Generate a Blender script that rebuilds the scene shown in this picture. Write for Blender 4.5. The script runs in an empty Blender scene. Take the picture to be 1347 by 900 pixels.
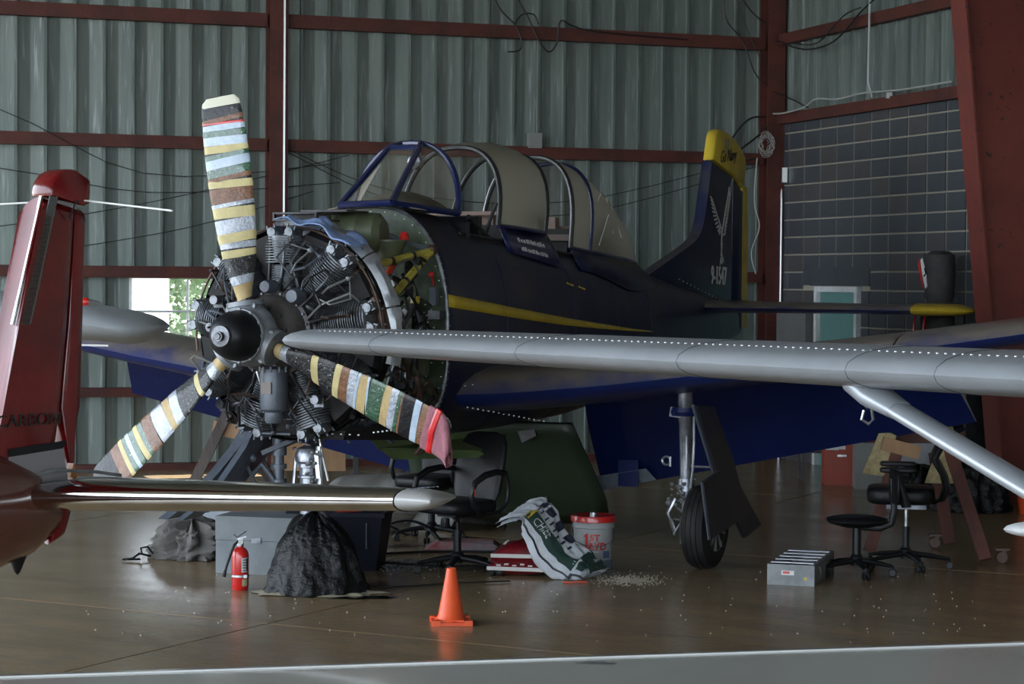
import bpy, math, random
from mathutils import Vector, Matrix, Euler
random.seed(7)
R = math.radians
SC = bpy.context.scene; COL = SC.collection

# ---------------- camera ----------------
cd = bpy.data.cameras.new('camera'); cam = bpy.data.objects.new('camera', cd); COL.objects.link(cam)
cd.sensor_width = 36; cd.sensor_fit = 'HORIZONTAL'; cd.lens = 2850/1347*36; cd.clip_start = .05; cd.clip_end = 400
_p, _r = R(1.58), math.atan(.0078)
_f = Vector((0, math.cos(_p), -math.sin(_p))); _x = Vector((1, 0, 0)); _u = _x.cross(_f)
_X = _x*math.cos(_r) + _u*math.sin(_r); _U = _X.cross(_f)
M = Matrix.Identity(4)
for i in range(3): M[i][0] = _X[i]; M[i][1] = _U[i]; M[i][2] = -_f[i]
M[2][3] = 2.03
cam.matrix_world = M; SC.camera = cam
# ---------------- world, sun, exposure ----------------
w = bpy.data.worlds.new('world'); SC.world = w; w.use_nodes = True
nt = w.node_tree; bg = nt.nodes['Background']
sky = nt.nodes.new('ShaderNodeTexSky'); sky.sky_type = 'HOSEK_WILKIE'; sky.turbidity = 3.2; sky.ground_albedo = .35
AZ = R(90-19.35+180+180-90)
SUN_DIR = Vector((-.331*.47, .944*.47, .883)).normalized()
sky.sun_direction = SUN_DIR
mx = nt.nodes.new('ShaderNodeMixRGB'); mx.inputs[0].default_value = .4; mx.inputs[2].default_value = (.75, .78, .80, 1)
nt.links.new(sky.outputs[0], mx.inputs[1]); nt.links.new(mx.outputs[0], bg.inputs[0]); bg.inputs[1].default_value = 12
sd = bpy.data.lights.new('sun', 'SUN'); sd.energy = 22; sd.angle = R(.6); sd.color = (1, .96, .88)
so = bpy.data.objects.new('sun', sd); COL.objects.link(so); so.location = (-5, 30, 30)
so.rotation_euler = (-SUN_DIR).to_track_quat('-Z', 'Y').to_euler()
SC.view_settings.view_transform = 'Standard'; SC.view_settings.look = 'None'; SC.view_settings.gamma = 1
SC.view_settings.exposure = 0.38; SC.view_settings.use_curve_mapping = False

# ---------------- helpers ----------------
class MB:
    def __init__(s): s.v = []; s.f = []; s.m = []
    def add(s, vs, fs, mi=0):
        n = len(s.v); s.v += [tuple(p) for p in vs]; s.f += [tuple(i+n for i in f) for f in fs]; s.m += [mi]*len(fs); return s
    def box(s, c, d, rot=None, mi=0, tap=1.0):
        q = Euler(rot).to_matrix() if rot else None; vs = []
        for z in (-.5, .5):
            for x, y in ((-.5, -.5), (.5, -.5), (.5, .5), (-.5, .5)):
                k = tap if z > 0 else 1
                p = Vector((x*d[0]*k, y*d[1]*k, z*d[2]))
                if q: p = q @ p
                vs.append(p+Vector(c))
        return s.add(vs, [(3, 2, 1, 0), (4, 5, 6, 7), (0, 1, 5, 4), (1, 2, 6, 5), (2, 3, 7, 6), (3, 0, 4, 7)], mi)
    def bar(s, a, b, w_, h_, up=(0, 0, 1), mi=0):
        a = Vector(a); b = Vector(b); t = (b-a).normalized(); x = t.cross(Vector(up))
        if x.length < 1e-4: x = t.cross(Vector((1, 0, 0)))
        x.normalize(); y = x.cross(t); vs = []
        for p in (a, b):
            for i, j in ((-1, -1), (1, -1), (1, 1), (-1, 1)): vs.append(p + x*(i*w_/2) + y*(j*h_/2))
        return s.add(vs, [(3, 2, 1, 0), (4, 5, 6, 7), (0, 1, 5, 4), (1, 2, 6, 5), (2, 3, 7, 6), (3, 0, 4, 7)], mi)
    def tube(s, pts, r, n=8, mi=0, flat=1.0):
        pts = [Vector(p) for p in pts]; k = len(pts)
        rs = r if isinstance(r, (list, tuple)) else [r]*k; rings = []; x = None
        for i, p in enumerate(pts):
            t = (pts[min(i+1, k-1)]-pts[max(i-1, 0)]).normalized()
            if x is None:
                x = t.cross(Vector((0, 0, 1)));
                if x.length < .05: x = t.cross(Vector((1, 0, 0)))
            else: x = x - t*x.dot(t)
            x.normalize(); y = t.cross(x)
            rings.append([p+(x*math.cos(2*math.pi*j/n)+y*flat*math.sin(2*math.pi*j/n))*rs[i] for j in range(n)])
        return s.loft(rings, mi=mi)
    def loft(s, rings, mi=0, caps=True, closed=True):
        n = len(rings[0]); vs = [p for r_ in rings for p in r_]; fs = []
        for i in range(len(rings)-1):
            for j in range(n if closed else n-1):
                a = i*n+j; b = i*n+(j+1) % n; fs.append((a, b, b+n, a+n))
        if caps and closed: fs += [tuple(range(n-1, -1, -1)), tuple(range((len(rings)-1)*n, len(rings)*n))]
        return s.add(vs, fs, mi)
    def lathe(s, prof, o=(0, 0, 0), axis=(0, 0, 1), n=24, mi=0):
        ax = Vector(axis).normalized(); x = ax.cross(Vector((0, 0, 1)))
        if x.length < 1e-3: x = Vector((1, 0, 0))
        x.normalize(); y = ax.cross(x); o = Vector(o)
        rings = [[o+ax*h+(x*math.cos(2*math.pi*j/n)+y*math.sin(2*math.pi*j/n))*max(r_, .0005) for j in range(n)] for r_, h in prof]
        return s.loft(rings, mi=mi)
    def prism(s, poly, d, o=(0, 0, 0), ux=(1, 0, 0), uy=(0, 0, 1), mi=0):
        """polygon in the ux/uy plane, thickness vector d"""
        o = Vector(o); ux = Vector(ux); uy = Vector(uy); d = Vector(d)
        a = [o+ux*p[0]+uy*p[1] for p in poly]; b = [p+d for p in a]; n = len(a)
        return s.add(a+b, [tuple(range(n-1, -1, -1)), tuple(range(n, 2*n))]+[(i, (i+1) % n, n+(i+1) % n, n+i) for i in range(n)], mi)
    def sphere(s, c, r, sc=(1, 1, 1), n=12, mi=0):
        c = Vector(c); rings = []
        for i in range(1, n//2):
            t = math.pi*i/(n//2)
            rings.append([c+Vector((math.sin(t)*math.cos(2*math.pi*j/n)*sc[0], math.sin(t)*math.sin(2*math.pi*j/n)*sc[1], math.cos(t)*sc[2]))*r for j in range(n)])
        return s.loft(rings, mi=mi)
    def grid(s, fn, nu, nv, mi=0):
        vs = [fn(i/nu, j/nv) for i in range(nu+1) for j in range(nv+1)]
        return s.add(vs, [(i*(nv+1)+j, (i+1)*(nv+1)+j, (i+1)*(nv+1)+j+1, i*(nv+1)+j+1) for i in range(nu) for j in range(nv)], mi)
    def mesh(s, name, mats, smooth=35):
        me = bpy.data.meshes.new(name); me.from_pydata(s.v, [], s.f)
        for m_ in (mats if isinstance(mats, (list, tuple)) else [mats]): me.materials.append(m_)
        me.polygons.foreach_set('material_index', s.m)
        if smooth: me.shade_smooth(); me.set_sharp_from_angle(angle=R(smooth))
        me.update(); return me
    def build(s, name, mats, parent=None, smooth=35, solid=0, sub=0, loc=None, rot=None, off=0):
        o = bpy.data.objects.new(name, s.mesh(name, mats, smooth)); COL.objects.link(o)
        if parent: o.parent = parent
        if loc: o.location = loc
        if rot: o.rotation_euler = rot
        if solid: md = o.modifiers.new('thick', 'SOLIDIFY'); md.thickness = solid; md.offset = off
        if sub: md = o.modifiers.new('sub', 'SUBSURF'); md.levels = md.render_levels = sub
        return o
def tag(o, label=None, cat=None, group=None, kind=None):
    if label: o['label'] = label
    if cat: o['category'] = cat
    if group: o['group'] = group
    if kind: o['kind'] = kind
    return o
def thing(name, label, cat, loc=(0, 0, 0), rz=0, group=None):
    o = bpy.data.objects.new(name, None); COL.objects.link(o); o.location = loc; o.rotation_euler = (0, 0, rz)
    o.empty_display_size = .1
    return tag(o, label, cat, group)
def inst(src, loc=None, rot=None, parent=None, scale=None):
    c = src.copy(); COL.objects.link(c)
    if parent: c.parent = parent
    if loc is not None: c.location = loc
    if rot is not None: c.rotation_euler = rot
    if scale is not None: c.scale = scale
    return c
def textmesh(body, size, depth=.001, bold=0, shear=0, align='CENTER'):
    cu = bpy.data.curves.new('t', 'FONT'); cu.body = body; cu.size = size; cu.extrude = depth; cu.offset = bold; cu.shear = shear
    cu.align_x = align; cu.align_y = 'CENTER'; cu.resolution_u = 3
    o = bpy.data.objects.new('t', cu); me = o.to_mesh()
    vs = [v.co.copy() for v in me.vertices]; fs = [tuple(p.vertices) for p in me.polygons]
    o.to_mesh_clear(); bpy.data.objects.remove(o); bpy.data.curves.remove(cu)
    return vs, fs
def text(mb, body, size, o, ux, uy, depth=.001, bold=0, shear=0, mi=0, sx=1, fn=None, align='CENTER'):
    vs, fs = textmesh(body, size, depth, bold, shear, align); o = Vector(o); ux = Vector(ux).normalized(); uy = Vector(uy).normalized(); n = ux.cross(uy)
    mb.add([fn(v.x*sx, v.y, v.z) if fn else o+ux*v.x*sx+uy*v.y+n*v.z for v in vs], fs, mi); return mb

# ---------------- materials ----------------
def mat(name, col, rough=.5, metal=0, col2=None, sc=6, thr=(.4, .65), bump=0, bsc=None, stretch=(1, 1, 1), dust=0, dustcol=(.11, .09, .07),
        coat=0, spots=None, spotsc=40, rough2=None, trans=0, detail=5, spec=.5, spotthr=(.62, .68)):
    m = bpy.data.materials.new(name); m.use_nodes = True; nt = m.node_tree; b = nt.nodes['Principled BSDF']; L = nt.links.new
    def N(t, **k):
        n = nt.nodes.new(t)
        for a, v in k.items(): setattr(n, a, v)
        return n
    b.inputs['Base Color'].default_value = (*col, 1); b.inputs['Roughness'].default_value = rough; b.inputs['Metallic'].default_value = metal
    b.inputs['Specular IOR Level'].default_value = spec
    if coat: b.inputs['Coat Weight'].default_value = coat; b.inputs['Coat Roughness'].default_value = .08
    if trans: b.inputs['Transmission Weight'].default_value = trans
    if not (col2 or bump or dust or spots): return m
    tc = N('ShaderNodeTexCoord'); mp = N('ShaderNodeMapping'); mp.inputs['Scale'].default_value = stretch; L(tc.outputs['Object'], mp.inputs[0])
    last = None
    def noise(s_, d=detail):
        n = N('ShaderNodeTexNoise'); n.inputs['Scale'].default_value = s_; n.inputs['Detail'].default_value = d; n.inputs['Roughness'].default_value = .6
        L(mp.outputs[0], n.inputs[0]); return n
    def ramp(src, a, c):
        r_ = N('ShaderNodeMapRange'); r_.inputs[1].default_value = a; r_.inputs[2].default_value = c; L(src, r_.inputs[0]); return r_.outputs[0]
    def mix(fac, A, B):
        n = N('ShaderNodeMix', data_type='RGBA'); L(fac, n.inputs[0])
        for i, q in ((6, A), (7, B)):
            if isinstance(q, tuple): n.inputs[i].default_value = (*q, 1)
            else: L(q, n.inputs[i])
        return n.outputs[2]
    cur = col
    if col2:
        f = ramp(noise(sc).outputs[0], *thr); cur = mix(f, cur, col2)
        if rough2 is not None:
            r_ = N('ShaderNodeMapRange'); r_.inputs[3].default_value = rough; r_.inputs[4].default_value = rough2; L(f, r_.inputs[0]); L(r_.outputs[0], b.inputs['Roughness'])
    if spots:
        cur = mix(ramp(noise(spotsc, 2).outputs[0], *spotthr), cur, spots)
    if dust:
        g = N('ShaderNodeNewGeometry'); sp = N('ShaderNodeSeparateXYZ'); L(g.outputs['Normal'], sp.inputs[0])
        up = ramp(sp.outputs[2], .3, .95); nz = noise(4).outputs[0]
        a = N('ShaderNodeMath', operation='MULTIPLY'); L(up, a.inputs[0]); L(ramp(nz, .2, .75), a.inputs[1])
        c_ = N('ShaderNodeMath', operation='MULTIPLY', use_clamp=True); L(a.outputs[0], c_.inputs[0]); c_.inputs[1].default_value = dust*1.6
        cur = mix(c_.outputs[0], cur, dustcol)
    if not isinstance(cur, tuple): L(cur, b.inputs['Base Color'])
    if bump:
        bp = N('ShaderNodeBump'); bp.inputs['Strength'].default_value = bump; bp.inputs['Distance'].default_value = .02
        L(noise(bsc or sc*3).outputs[0], bp.inputs['Height']); L(bp.outputs[0], b.inputs['Normal'])
    return m
def emis(name, col, s):
    m = bpy.data.materials.new(name); m.use_nodes = True; b = m.node_tree.nodes['Principled BSDF']
    b.inputs['Base Color'].default_value = (*col, 1); b.inputs['Emission Color'].default_value = (*col, 1); b.inputs['Emission Strength'].default_value = s; return m
K = {}
K['wall'] = mat('galvanised sheet', (.19, .225, .205), .42, .5, (.12, .15, .14), 1.6, (.35, .7), .1, 30, (6, 6, .35), detail=7, spots=(.34, .38, .38), spotsc=5, spotthr=(.58, .8))
K['red'] = mat('red oxide steel', (.085, .020, .013), .6, 0, (.05, .013, .009), 3, bump=.15, bsc=20)
K['redbig'] = mat('red oxide primer', (.15, .030, .022), .55, 0, (.11, .023, .018), 2, spots=(.05, .02, .02), spotsc=14, spotthr=(.66, .7), bump=.1, bsc=15)
K['block'] = mat('grey glazed block', (.050, .056, .066), .38, 0, (.036, .040, .050), 1.4, (.35, .65), .12, 40)
K['block2'] = mat('brownish glazed block', (.062, .060, .062), .42, 0, (.048, .046, .050), 2, (.35, .65), .12, 40)
K['mortar'] = mat('mortar', (.27, .25, .20), .9)
K['white'] = mat('white paint', (.55, .57, .57), .5, 0, (.42, .44, .44), 4)
K['teal'] = mat('pale teal door', (.10, .21, .20), .45, 0, (.085, .18, .17), 2)
K['cable'] = mat('black cable', (.012, .012, .012), .5)
K['wcable'] = mat('grey cable', (.33, .33, .31), .5)
K['galv'] = mat('galvanised conduit', (.4, .42, .42), .35, .7)
K['concrete'] = None
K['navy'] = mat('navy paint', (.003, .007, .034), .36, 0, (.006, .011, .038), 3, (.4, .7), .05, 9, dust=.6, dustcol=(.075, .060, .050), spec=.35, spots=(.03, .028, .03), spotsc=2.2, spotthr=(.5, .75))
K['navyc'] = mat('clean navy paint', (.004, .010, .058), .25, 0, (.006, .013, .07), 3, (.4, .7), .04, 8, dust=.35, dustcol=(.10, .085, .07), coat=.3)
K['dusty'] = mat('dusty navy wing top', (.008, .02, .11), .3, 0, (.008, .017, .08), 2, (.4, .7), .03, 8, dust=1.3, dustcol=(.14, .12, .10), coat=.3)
K['yellow'] = mat('yellow paint', (.52, .38, .03), .4, 0, (.42, .30, .02), 6, spots=(.12, .1, .03), spotsc=30, spotthr=(.68, .75), dust=.2)
K['glass'] = None
K['blackm'] = mat('black metal', (.012, .013, .015), .4, .2, (.03, .03, .032), 12, bump=.1)
K['blackr'] = mat('black rubber', (.009, .009, .010), .65, 0, (.017, .016, .015), 8, bump=.1, spec=.3)
K['blackp'] = mat('black plastic', (.006, .007, .009), .38, spec=.3)
K['steel'] = mat('worn steel', (.17, .18, .20), .42, .8, (.07, .075, .08), 14, bump=.1)
K['alu'] = mat('brushed aluminium', (.5, .52, .54), .3, .9, (.3, .31, .33), 10, bump=.08)
K['fin'] = mat('cast aluminium fins', (.22, .24, .26), .45, .7, (.10, .11, .12), 20, bump=.2)
K['greym'] = mat('grey engine enamel', (.10, .12, .145), .38, .2, (.08, .09, .11), 8, bump=.1)
K['nose'] = mat('dirty nose case', (.085, .078, .075), .42, .2, (.045, .04, .036), 7, bump=.15)
K['green'] = mat('zinc chromate green', (.035, .058, .022), .5, 0, (.012, .022, .010), 10, (.4, .6), .15, 25, spots=(.09, .11, .06), spotsc=60, spotthr=(.68, .74))
K['strut'] = mat('oleo strut', (.36, .38, .42), .34, .8, (.20, .21, .24), 12, bump=.1)
K['olive'] = mat('olive tank', (.10, .12, .065), .45, .1, (.06, .07, .04), 6, bump=.08)
K['dgreen'] = mat('dark green brake panel', (.020, .034, .018), .42, 0, (.028, .045, .026), 2, (.4, .7), .05, 8)
K['tube'] = mat('yellow mount tube', (.42, .36, .05), .45, 0, (.25, .2, .04), 8, spots=(.04, .03, .02), spotsc=25)
K['orange'] = mat('orange hose', (.55, .06, .02), .5)
K['redp'] = mat('red paint', (.5, .015, .012), .3, 0, coat=.5)
K['brown'] = mat('heat-stained pipe', (.10, .06, .045), .45, .5, (.05, .035, .03), 8, bump=.15)
K['bluerag'] = mat('light blue cloth', (.24, .34, .58), .9, 0, (.18, .27, .5), 12, bump=.3, bsc=60)
K['pink'] = mat('dusty pink towel', (.36, .15, .18), .95, 0, (.28, .11, .14), 10, bump=.6, bsc=120)
K['tape'] = mat('masking tape', (.58, .50, .24), .5, 0, (.48, .41, .20), 9, bump=.25, bsc=30)
K['tan'] = mat('tan tape', (.48, .36, .17), .5, 0, (.38, .28, .13), 9, bump=.3, bsc=30)
K['silver'] = mat('clear film over silver', (.46, .50, .56), .2, .1, (.28, .32, .37), 10, (.35, .65), .9, 30, coat=1)
K['bwrap'] = mat('plastic film over black', (.010, .011, .012), .25, 0, (.035, .04, .045), 14, (.45, .7), .9, 35, coat=.25, spots=(.42, .45, .48), spotsc=60, spotthr=(.66, .7))
K['gwrap'] = mat('green tape', (.012, .07, .03), .3, 0, (.03, .12, .06), 20, (.45, .65), .8, 40, coat=1, spots=(.4, .5, .42), spotsc=55, spotthr=(.66, .7))
K['brwrap'] = mat('brown parcel tape', (.21, .10, .05), .35, 0, (.14, .065, .032), 10, bump=.6, bsc=35, coat=.2)
K['bltape'] = mat('black gloss tape', (.006, .006, .008), .3, 0, spec=.3, bump=.4, bsc=30, coat=.2, spots=(.3, .3, .3), spotsc=40, spotthr=(.7, .73))
K['cream'] = mat('cream paint', (.62, .62, .5), .5)
K['ltblue'] = mat('pale blue film', (.42, .52, .62), .3, 0, (.34, .44, .55), 8, bump=.5, bsc=25, coat=.6)
K['redtape'] = mat('red tape', (.55, .01, .012), .3, 0, coat=.5)
K['wtext'] = mat('white lettering', (.55, .56, .55), .5)
K['rivet'] = mat('bare rivet', (.75, .76, .76), .4, .1)
def concrete():
    m = mat('polished concrete', (.27, .195, .11), .17, 0, (.16, .115, .064), .9, (.3, .7), .10, 9, (.8, 2.6, 1), rough2=.27, detail=8, spots=(.19, .155, .115), spotsc=3.5, spotthr=(.52, .75), spec=.38)
    return m
K['concrete'] = concrete()
def glassmat(name, col, a, rough=.15):
    m = bpy.data.materials.new(name); m.use_nodes = True; nt = m.node_tree; L = nt.links.new; nt.nodes.clear()
    N = nt.nodes.new; out = N('ShaderNodeOutputMaterial'); tr = N('ShaderNodeBsdfTransparent'); pb = N('ShaderNodeBsdfPrincipled')
    pb.inputs['Base Color'].default_value = (*col, 1); pb.inputs['Roughness'].default_value = rough
    tc = N('ShaderNodeTexCoord'); nz = N('ShaderNodeTexNoise'); nz.inputs['Scale'].default_value = 3; nz.inputs['Detail'].default_value = 6; L(tc.outputs['Object'], nz.inputs[0])
    mr = N('ShaderNodeMapRange'); mr.inputs[1].default_value = .3; mr.inputs[2].default_value = .7; mr.inputs[3].default_value = a-.12; mr.inputs[4].default_value = a+.08; L(nz.outputs[0], mr.inputs[0])
    fr = N('ShaderNodeFresnel'); fr.inputs[0].default_value = 1.45; ad = N('ShaderNodeMath'); ad.operation = 'ADD'; ad.use_clamp = True; L(mr.outputs[0], ad.inputs[0]); L(fr.outputs[0], ad.inputs[1])
    tl = N('ShaderNodeBsdfTranslucent'); tl.inputs[0].default_value = (*col, 1); m2 = N('ShaderNodeMixShader'); m2.inputs[0].default_value = .25
    L(pb.outputs[0], m2.inputs[1]); L(tl.outputs[0], m2.inputs[2])
    mxs = N('ShaderNodeMixShader'); L(ad.outputs[0], mxs.inputs[0]); L(tr.outputs[0], mxs.inputs[1]); L(m2.outputs[0], mxs.inputs[2]); L(mxs.outputs[0], out.inputs[0]); return m
K['glass'] = glassmat('dusty perspex', (.29, .27, .21), .19)
K['pane'] = glassmat('window pane', (.5, .55, .55), .06, .03)

# ================= THE SETTING =================
YAW = R(19.35)
W = Vector((math.cos(YAW), math.sin(YAW), 0)); S = Vector((math.sin(YAW), -math.cos(YAW), 0)); CO = Vector((3.073, 25.5, 0))
def bw(t, z, off=0): return CO + W*t + S*off + Vector((0, 0, z))      # t runs right along the back wall, off into the room
def sw(t, z, off=0): return CO + S*t - W*off + Vector((0, 0, z))      # t runs towards the viewer along the side wall
EV = 6.6
# floor: slabs with recessed joints
fl = MB().box((0, 10.0, -.06), (60, 60, .1)).build('floor', mat('joint filler', (.02, .018, .015), .8)); tag(fl, kind='structure')
slab = MB().box((0, 0, -.02), (4.485, 4.485, .04)).mesh('concrete_slab', K['concrete'], 0)
ca, sa = math.cos(R(-28)), math.sin(R(-28))
for i in range(-3, 4):
    for j in range(-2, 5):
        x, y = i*4.5+.9, j*4.5+1.2
        X, Y = 0+x*ca-y*sa, 3+x*sa+y*ca
        o = bpy.data.objects.new('concrete_slab', slab); COL.objects.link(o); o.location = (X, Y, 0); o.rotation_euler = (0, 0, R(-28)); o.parent = fl
# back wall of ribbed sheets with the window opening
wb = MB(); wb.box(bw(-4.4-8.6, EV/2, -.10), (.02, .02, EV)); wback = wb.build('wall_back', K['wall']); tag(wback, kind='structure')
def rib_sheet(p, t0, t1, z0, z1, off=0):
    mb = MB(); n = round((t1-t0)/.305)
    prof = []
    for k in range(n):
        b = t0+k*.305
        prof += [(b, .0), (b+.006, .030), (b+.034, .030), (b+.040, .0), (b+.165, -.013), (b+.178, -.013)]
    prof.append((t0+n*.305, 0))
    lo = [p(t, z0, o+off) for t, o in prof]; hi = [p(t, z1, o+off) for t, o in prof]
    m_ = len(lo); mb.add(lo+hi, [(i, i+1, i+1+m_, i+m_) for i in range(m_-1)]); return mb
WT0, WT1, WZ0, WZ1 = -7.545, -6.325, 1.32, 2.055
t = -17.0; k = 0
while t < -.05:
    t1 = min(t+.915, 0)
    if t1 > WT0+.02 and t < WT1-.02:
        for z0, z1 in ((.06, WZ0), (WZ1, EV)): rib_sheet(bw, t, t1, z0, z1, -.05).build('wall_panel', K['wall'], wback, smooth=0)
        if t < WT0: rib_sheet(bw, t, t+.305*max(1, round((WT0-t)/.305)), WZ0, WZ1, -.05).build('wall_panel', K['wall'], wback, smooth=0)
        if t1 > WT1: rib_sheet(bw, t1-.305*max(1, round((t1-WT1)/.305)), t1, WZ0, WZ1, -.05).build('wall_panel', K['wall'], wback, smooth=0)
    else: rib_sheet(bw, t, t1, .06, EV, -.05).build('wall_panel', K['wall'], wback, smooth=0)
    t = t1
def seg(mb, p, t0, t1, z, off, w_, h_, mi=0):
    a = p(t0, z, off); b = p(t1, z, off); mb.bar(a, b, w_, h_, mi=mi)
def girt(p, t0, t1, z, h=.115, parent=None, off=.06):
    mb = MB(); seg(mb, p, t0, t1, z, off+.05, .012, h); seg(mb, p, t0, t1, z+h/2, off, .11, .012); seg(mb, p, t0, t1, z-h/2, off, .11, .012)
    return mb.build('girt', K['red'], parent)
for z, h in ((4.83, .13), (3.49, .12), (2.11, .11), (.835, .085), (6.2, .12)):
    girt(bw, -17, -6.11, z, h, wback); girt(bw, -5.89, -.2, z, h, wback)
seg(mb := MB(), bw, -17, 0, .03, .02, .12, .08); mb.build('base_angle', K['red'], wback)
def hcol(p, t, wid, dep, off, name, parent, z1=EV):
    mb = MB()
    a, b = p(t, 0, off+dep), p(t, z1, off+dep); up = (p(t+1, 0)-p(t, 0))
    mb.bar(p(t, 0, off), p(t, z1, off), wid, .014, up=(p(t, 0, 1)-p(t, 0, 0))); mb.bar(p(t, 0, off+dep), p(t, z1, off+dep), wid, .014, up=(p(t, 0, 1)-p(t, 0, 0)))
    mb.bar(p(t, 0, off+dep/2), p(t, z1, off+dep/2), .014, dep, up=(p(t, 0, 1)-p(t, 0, 0)))
    return mb.build(name, K['red'], parent)
hcol(bw, -6.0, .20, .2, .0, 'steel_column', wback)
mb = MB(); mb.bar(bw(-5.945, 0, .2+.02), bw(-5.945, EV, .22), .02, .02); mb.build('conduit', K['galv'], wback)
hcol(bw, -.10, .22, .22, .0, 'steel_column', wback)
# window
wf = MB()
for a, b in (((WT0, WZ0), (WT1, WZ0)), ((WT0, WZ1), (WT1, WZ1)), ((WT0, WZ0), (WT0, WZ1)), ((WT1, WZ0), (WT1, WZ1))):
    wf.bar(bw(*a, -.03), bw(*b, -.03), .03, .03)
win = wf.build('window_1', K['white']); tag(win, kind='structure')
mb = MB(); mb.bar(bw((WT0+WT1)/2, WZ0, -.03), bw((WT0+WT1)/2, WZ1, -.03), .025, .025); mb.build('mullion', K['white'], win)
mb = MB(); mb.bar(bw(WT0, 1.69, -.03), bw(WT1, 1.69, -.03), .025, .025); mb.build('mullion', K['white'], win)
for i in range(2):
    for j in range(2):
        a = WT0+.015+i*(WT1-WT0)/2; b = a+(WT1-WT0)/2-.03; z0 = (WZ0, 1.70)[j]+.015; z1 = (1.68, WZ1)[j]-.015
        MB().add([bw(a, z0, -.032), bw(b, z0, -.032), bw(b, z1, -.032), bw(a, z1, -.032)], [(0, 1, 2, 3)]).build('pane', K['pane'], win, 0)
# side wall: sheets above, glazed blocks below
wr = MB(); wr.add([sw(0, 0, -.02), sw(34.7, 0, -.02), sw(34.7, 4.0, -.02), sw(0, 4.0, -.02), sw(0, 0, -.14), sw(34.7, 0, -.14), sw(34.7, 4.0, -.14), sw(0, 4.0, -.14)],
    [(0, 1, 2, 3), (7, 6, 5, 4), (0, 4, 5, 1), (3, 2, 6, 7), (0, 3, 7, 4), (1, 5, 6, 2)])
wright = wr.build('wall_right', K['mortar'], smooth=0); tag(wright, kind='structure')
for i in range(38): rib_sheet(sw, i*.915, (i+1)*.915, 3.9, EV, -.03).build('wall_panel', K['wall'], wright, smooth=0)
girt(sw, .1, 24, 4.87, .11, wright, .03); girt(sw, .1, 24, 3.95, .11, wright, .03); girt(sw, .1, 24, 6.1, .11, wright, .03)
BW, BH = .391, .2015
bmesh_ = []
for m_ in (K['block'], K['block2']):
    q = MB(); hw, hh = BW/2-.017, BH/2-.007
    vs = [(-hw, 0, -hh), (hw, 0, -hh), (hw, 0, hh), (-hw, 0, hh), (-hw+.004, -.014, -hh+.004), (hw-.004, -.014, -hh+.004), (hw-.004, -.014, hh-.004), (-hw+.004, -.014, hh-.004)]
    q.add(vs, [(4, 5, 6, 7), (0, 1, 5, 4), (1, 2, 6, 5), (2, 3, 7, 6), (3, 0, 4, 7)]); bmesh_.append(q.mesh('concrete_block', m_, 0))
rotS = math.atan2(S.y, S.x)
DT0, DT1, DZ = 1.12, 2.12, 2.01
for i in range(-1, 13):
    for j in range(0, 20):
        t0 = .348+i*BW; zc = -.045+(j+.5)*BH
        if zc > 3.95: continue
        if t0+BW > DT0-.2 and t0 < DT1+.15 and 2.02 < zc < 2.22: continue
        a, b = t0, t0+BW
        if zc < 2.02:
            if a >= DT0-.01 and b <= DT1+.01: continue
            if a < DT0 < b: b = DT0
            elif a < DT1 < b: a = DT1
            if b-a < .05: continue
        if a < 0: a = 0
        o = bpy.data.objects.new('concrete_block', random.choice(bmesh_[:1]*3+bmesh_[1:])); COL.objects.link(o); o.parent = wright
        o.location = sw((a+b)/2, zc, -.018+random.uniform(0, .002)); o.rotation_euler = (0, 0, rotS); o.scale = ((b-a)/BW, 1, 1)
for a, b in ((0.0, .70), (.70, .92)):
    pass
MB().bar(sw(.92, 2.12, -.012), sw(2.30, 2.12, -.012), .02, .205).build('lintel', K['block'], wright, 0)
MB().bar(sw(.745, 2.12, -.014), sw(.905, 2.12, -.014), .016, .19).build('concrete_block', K['block'], wright, 0)
d_ = MB()
for a, b in (((DT0+.03, 0), (DT0+.03, DZ)), ((DT1-.03, 0), (DT1-.03, DZ)), ((DT0, DZ-.03), (DT1, DZ-.03))):
    d_.bar(sw(*a, .0), sw(*b, .0), .06 if a[0] != b[0] else .06, .10 if a[0] == b[0] else .06, up=tuple(W))
door = d_.build('door_1', K['white']); tag(door, kind='structure')
mb = MB(); mb.bar(sw((DT0+DT1)/2, 0, -.012), sw((DT0+DT1)/2, DZ-.05, -.012), .02, DT1-DT0-.1, up=tuple(S)); mb.build('door_leaf', K['teal'], door)
mb = MB(); mb.sphere(sw(DT1-.12, 1.0, .02), .03); mb.build('door_handle', K['steel'], door)
# conduits and electrical panel on side wall
mb = MB(); mb.bar(sw(.31, 1.22, .06), sw(1.04, 1.22, .06), .10, 1.15); ep = mb.build('electrical_panel', mat('grey panel', (.12, .125, .12), .5, 0, (.10, .1, .1), 3)); tag(ep, 'flat grey electrical panel mounted on the block wall left of the teal door', 'electrical panel')
mb = MB(); mb.bar(sw(.35, 1.815, .04), sw(1.0, 1.815, .04), .08, .035); o = mb.build('panel_lid', K['steel'], ep)
mb = MB(); mb.tube([sw(.24, 0, .03), sw(.24, 1.4, .03), sw(.245, 3.0, .03), sw(.21, 3.17, .02)], .012, 8); mb.build('conduit', mat('white conduit', (.7, .72, .74), .3, .3), wright)
mb = MB(); mb.box(sw(.29, 3.3, .02), (.06, .06, .17)); mb.build('junction_box', K['galv'], wright)
mb = MB(); mb.tube([sw(.14, 3.9, .04), sw(.11, 3.2, .05), sw(.05, 1.8, .06), sw(.02, 0, .07)], .011, 8); mb.build('conduit', K['wcable'], wright)
mb = MB(); mb.tube([sw(2.5, 6.5, .05), sw(2.5, 5.0, .14), sw(2.49, 4.2, .14), sw(2.55, 4.02, .12)], .012, 8); mb.build('conduit', K['galv'], wright)
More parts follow.
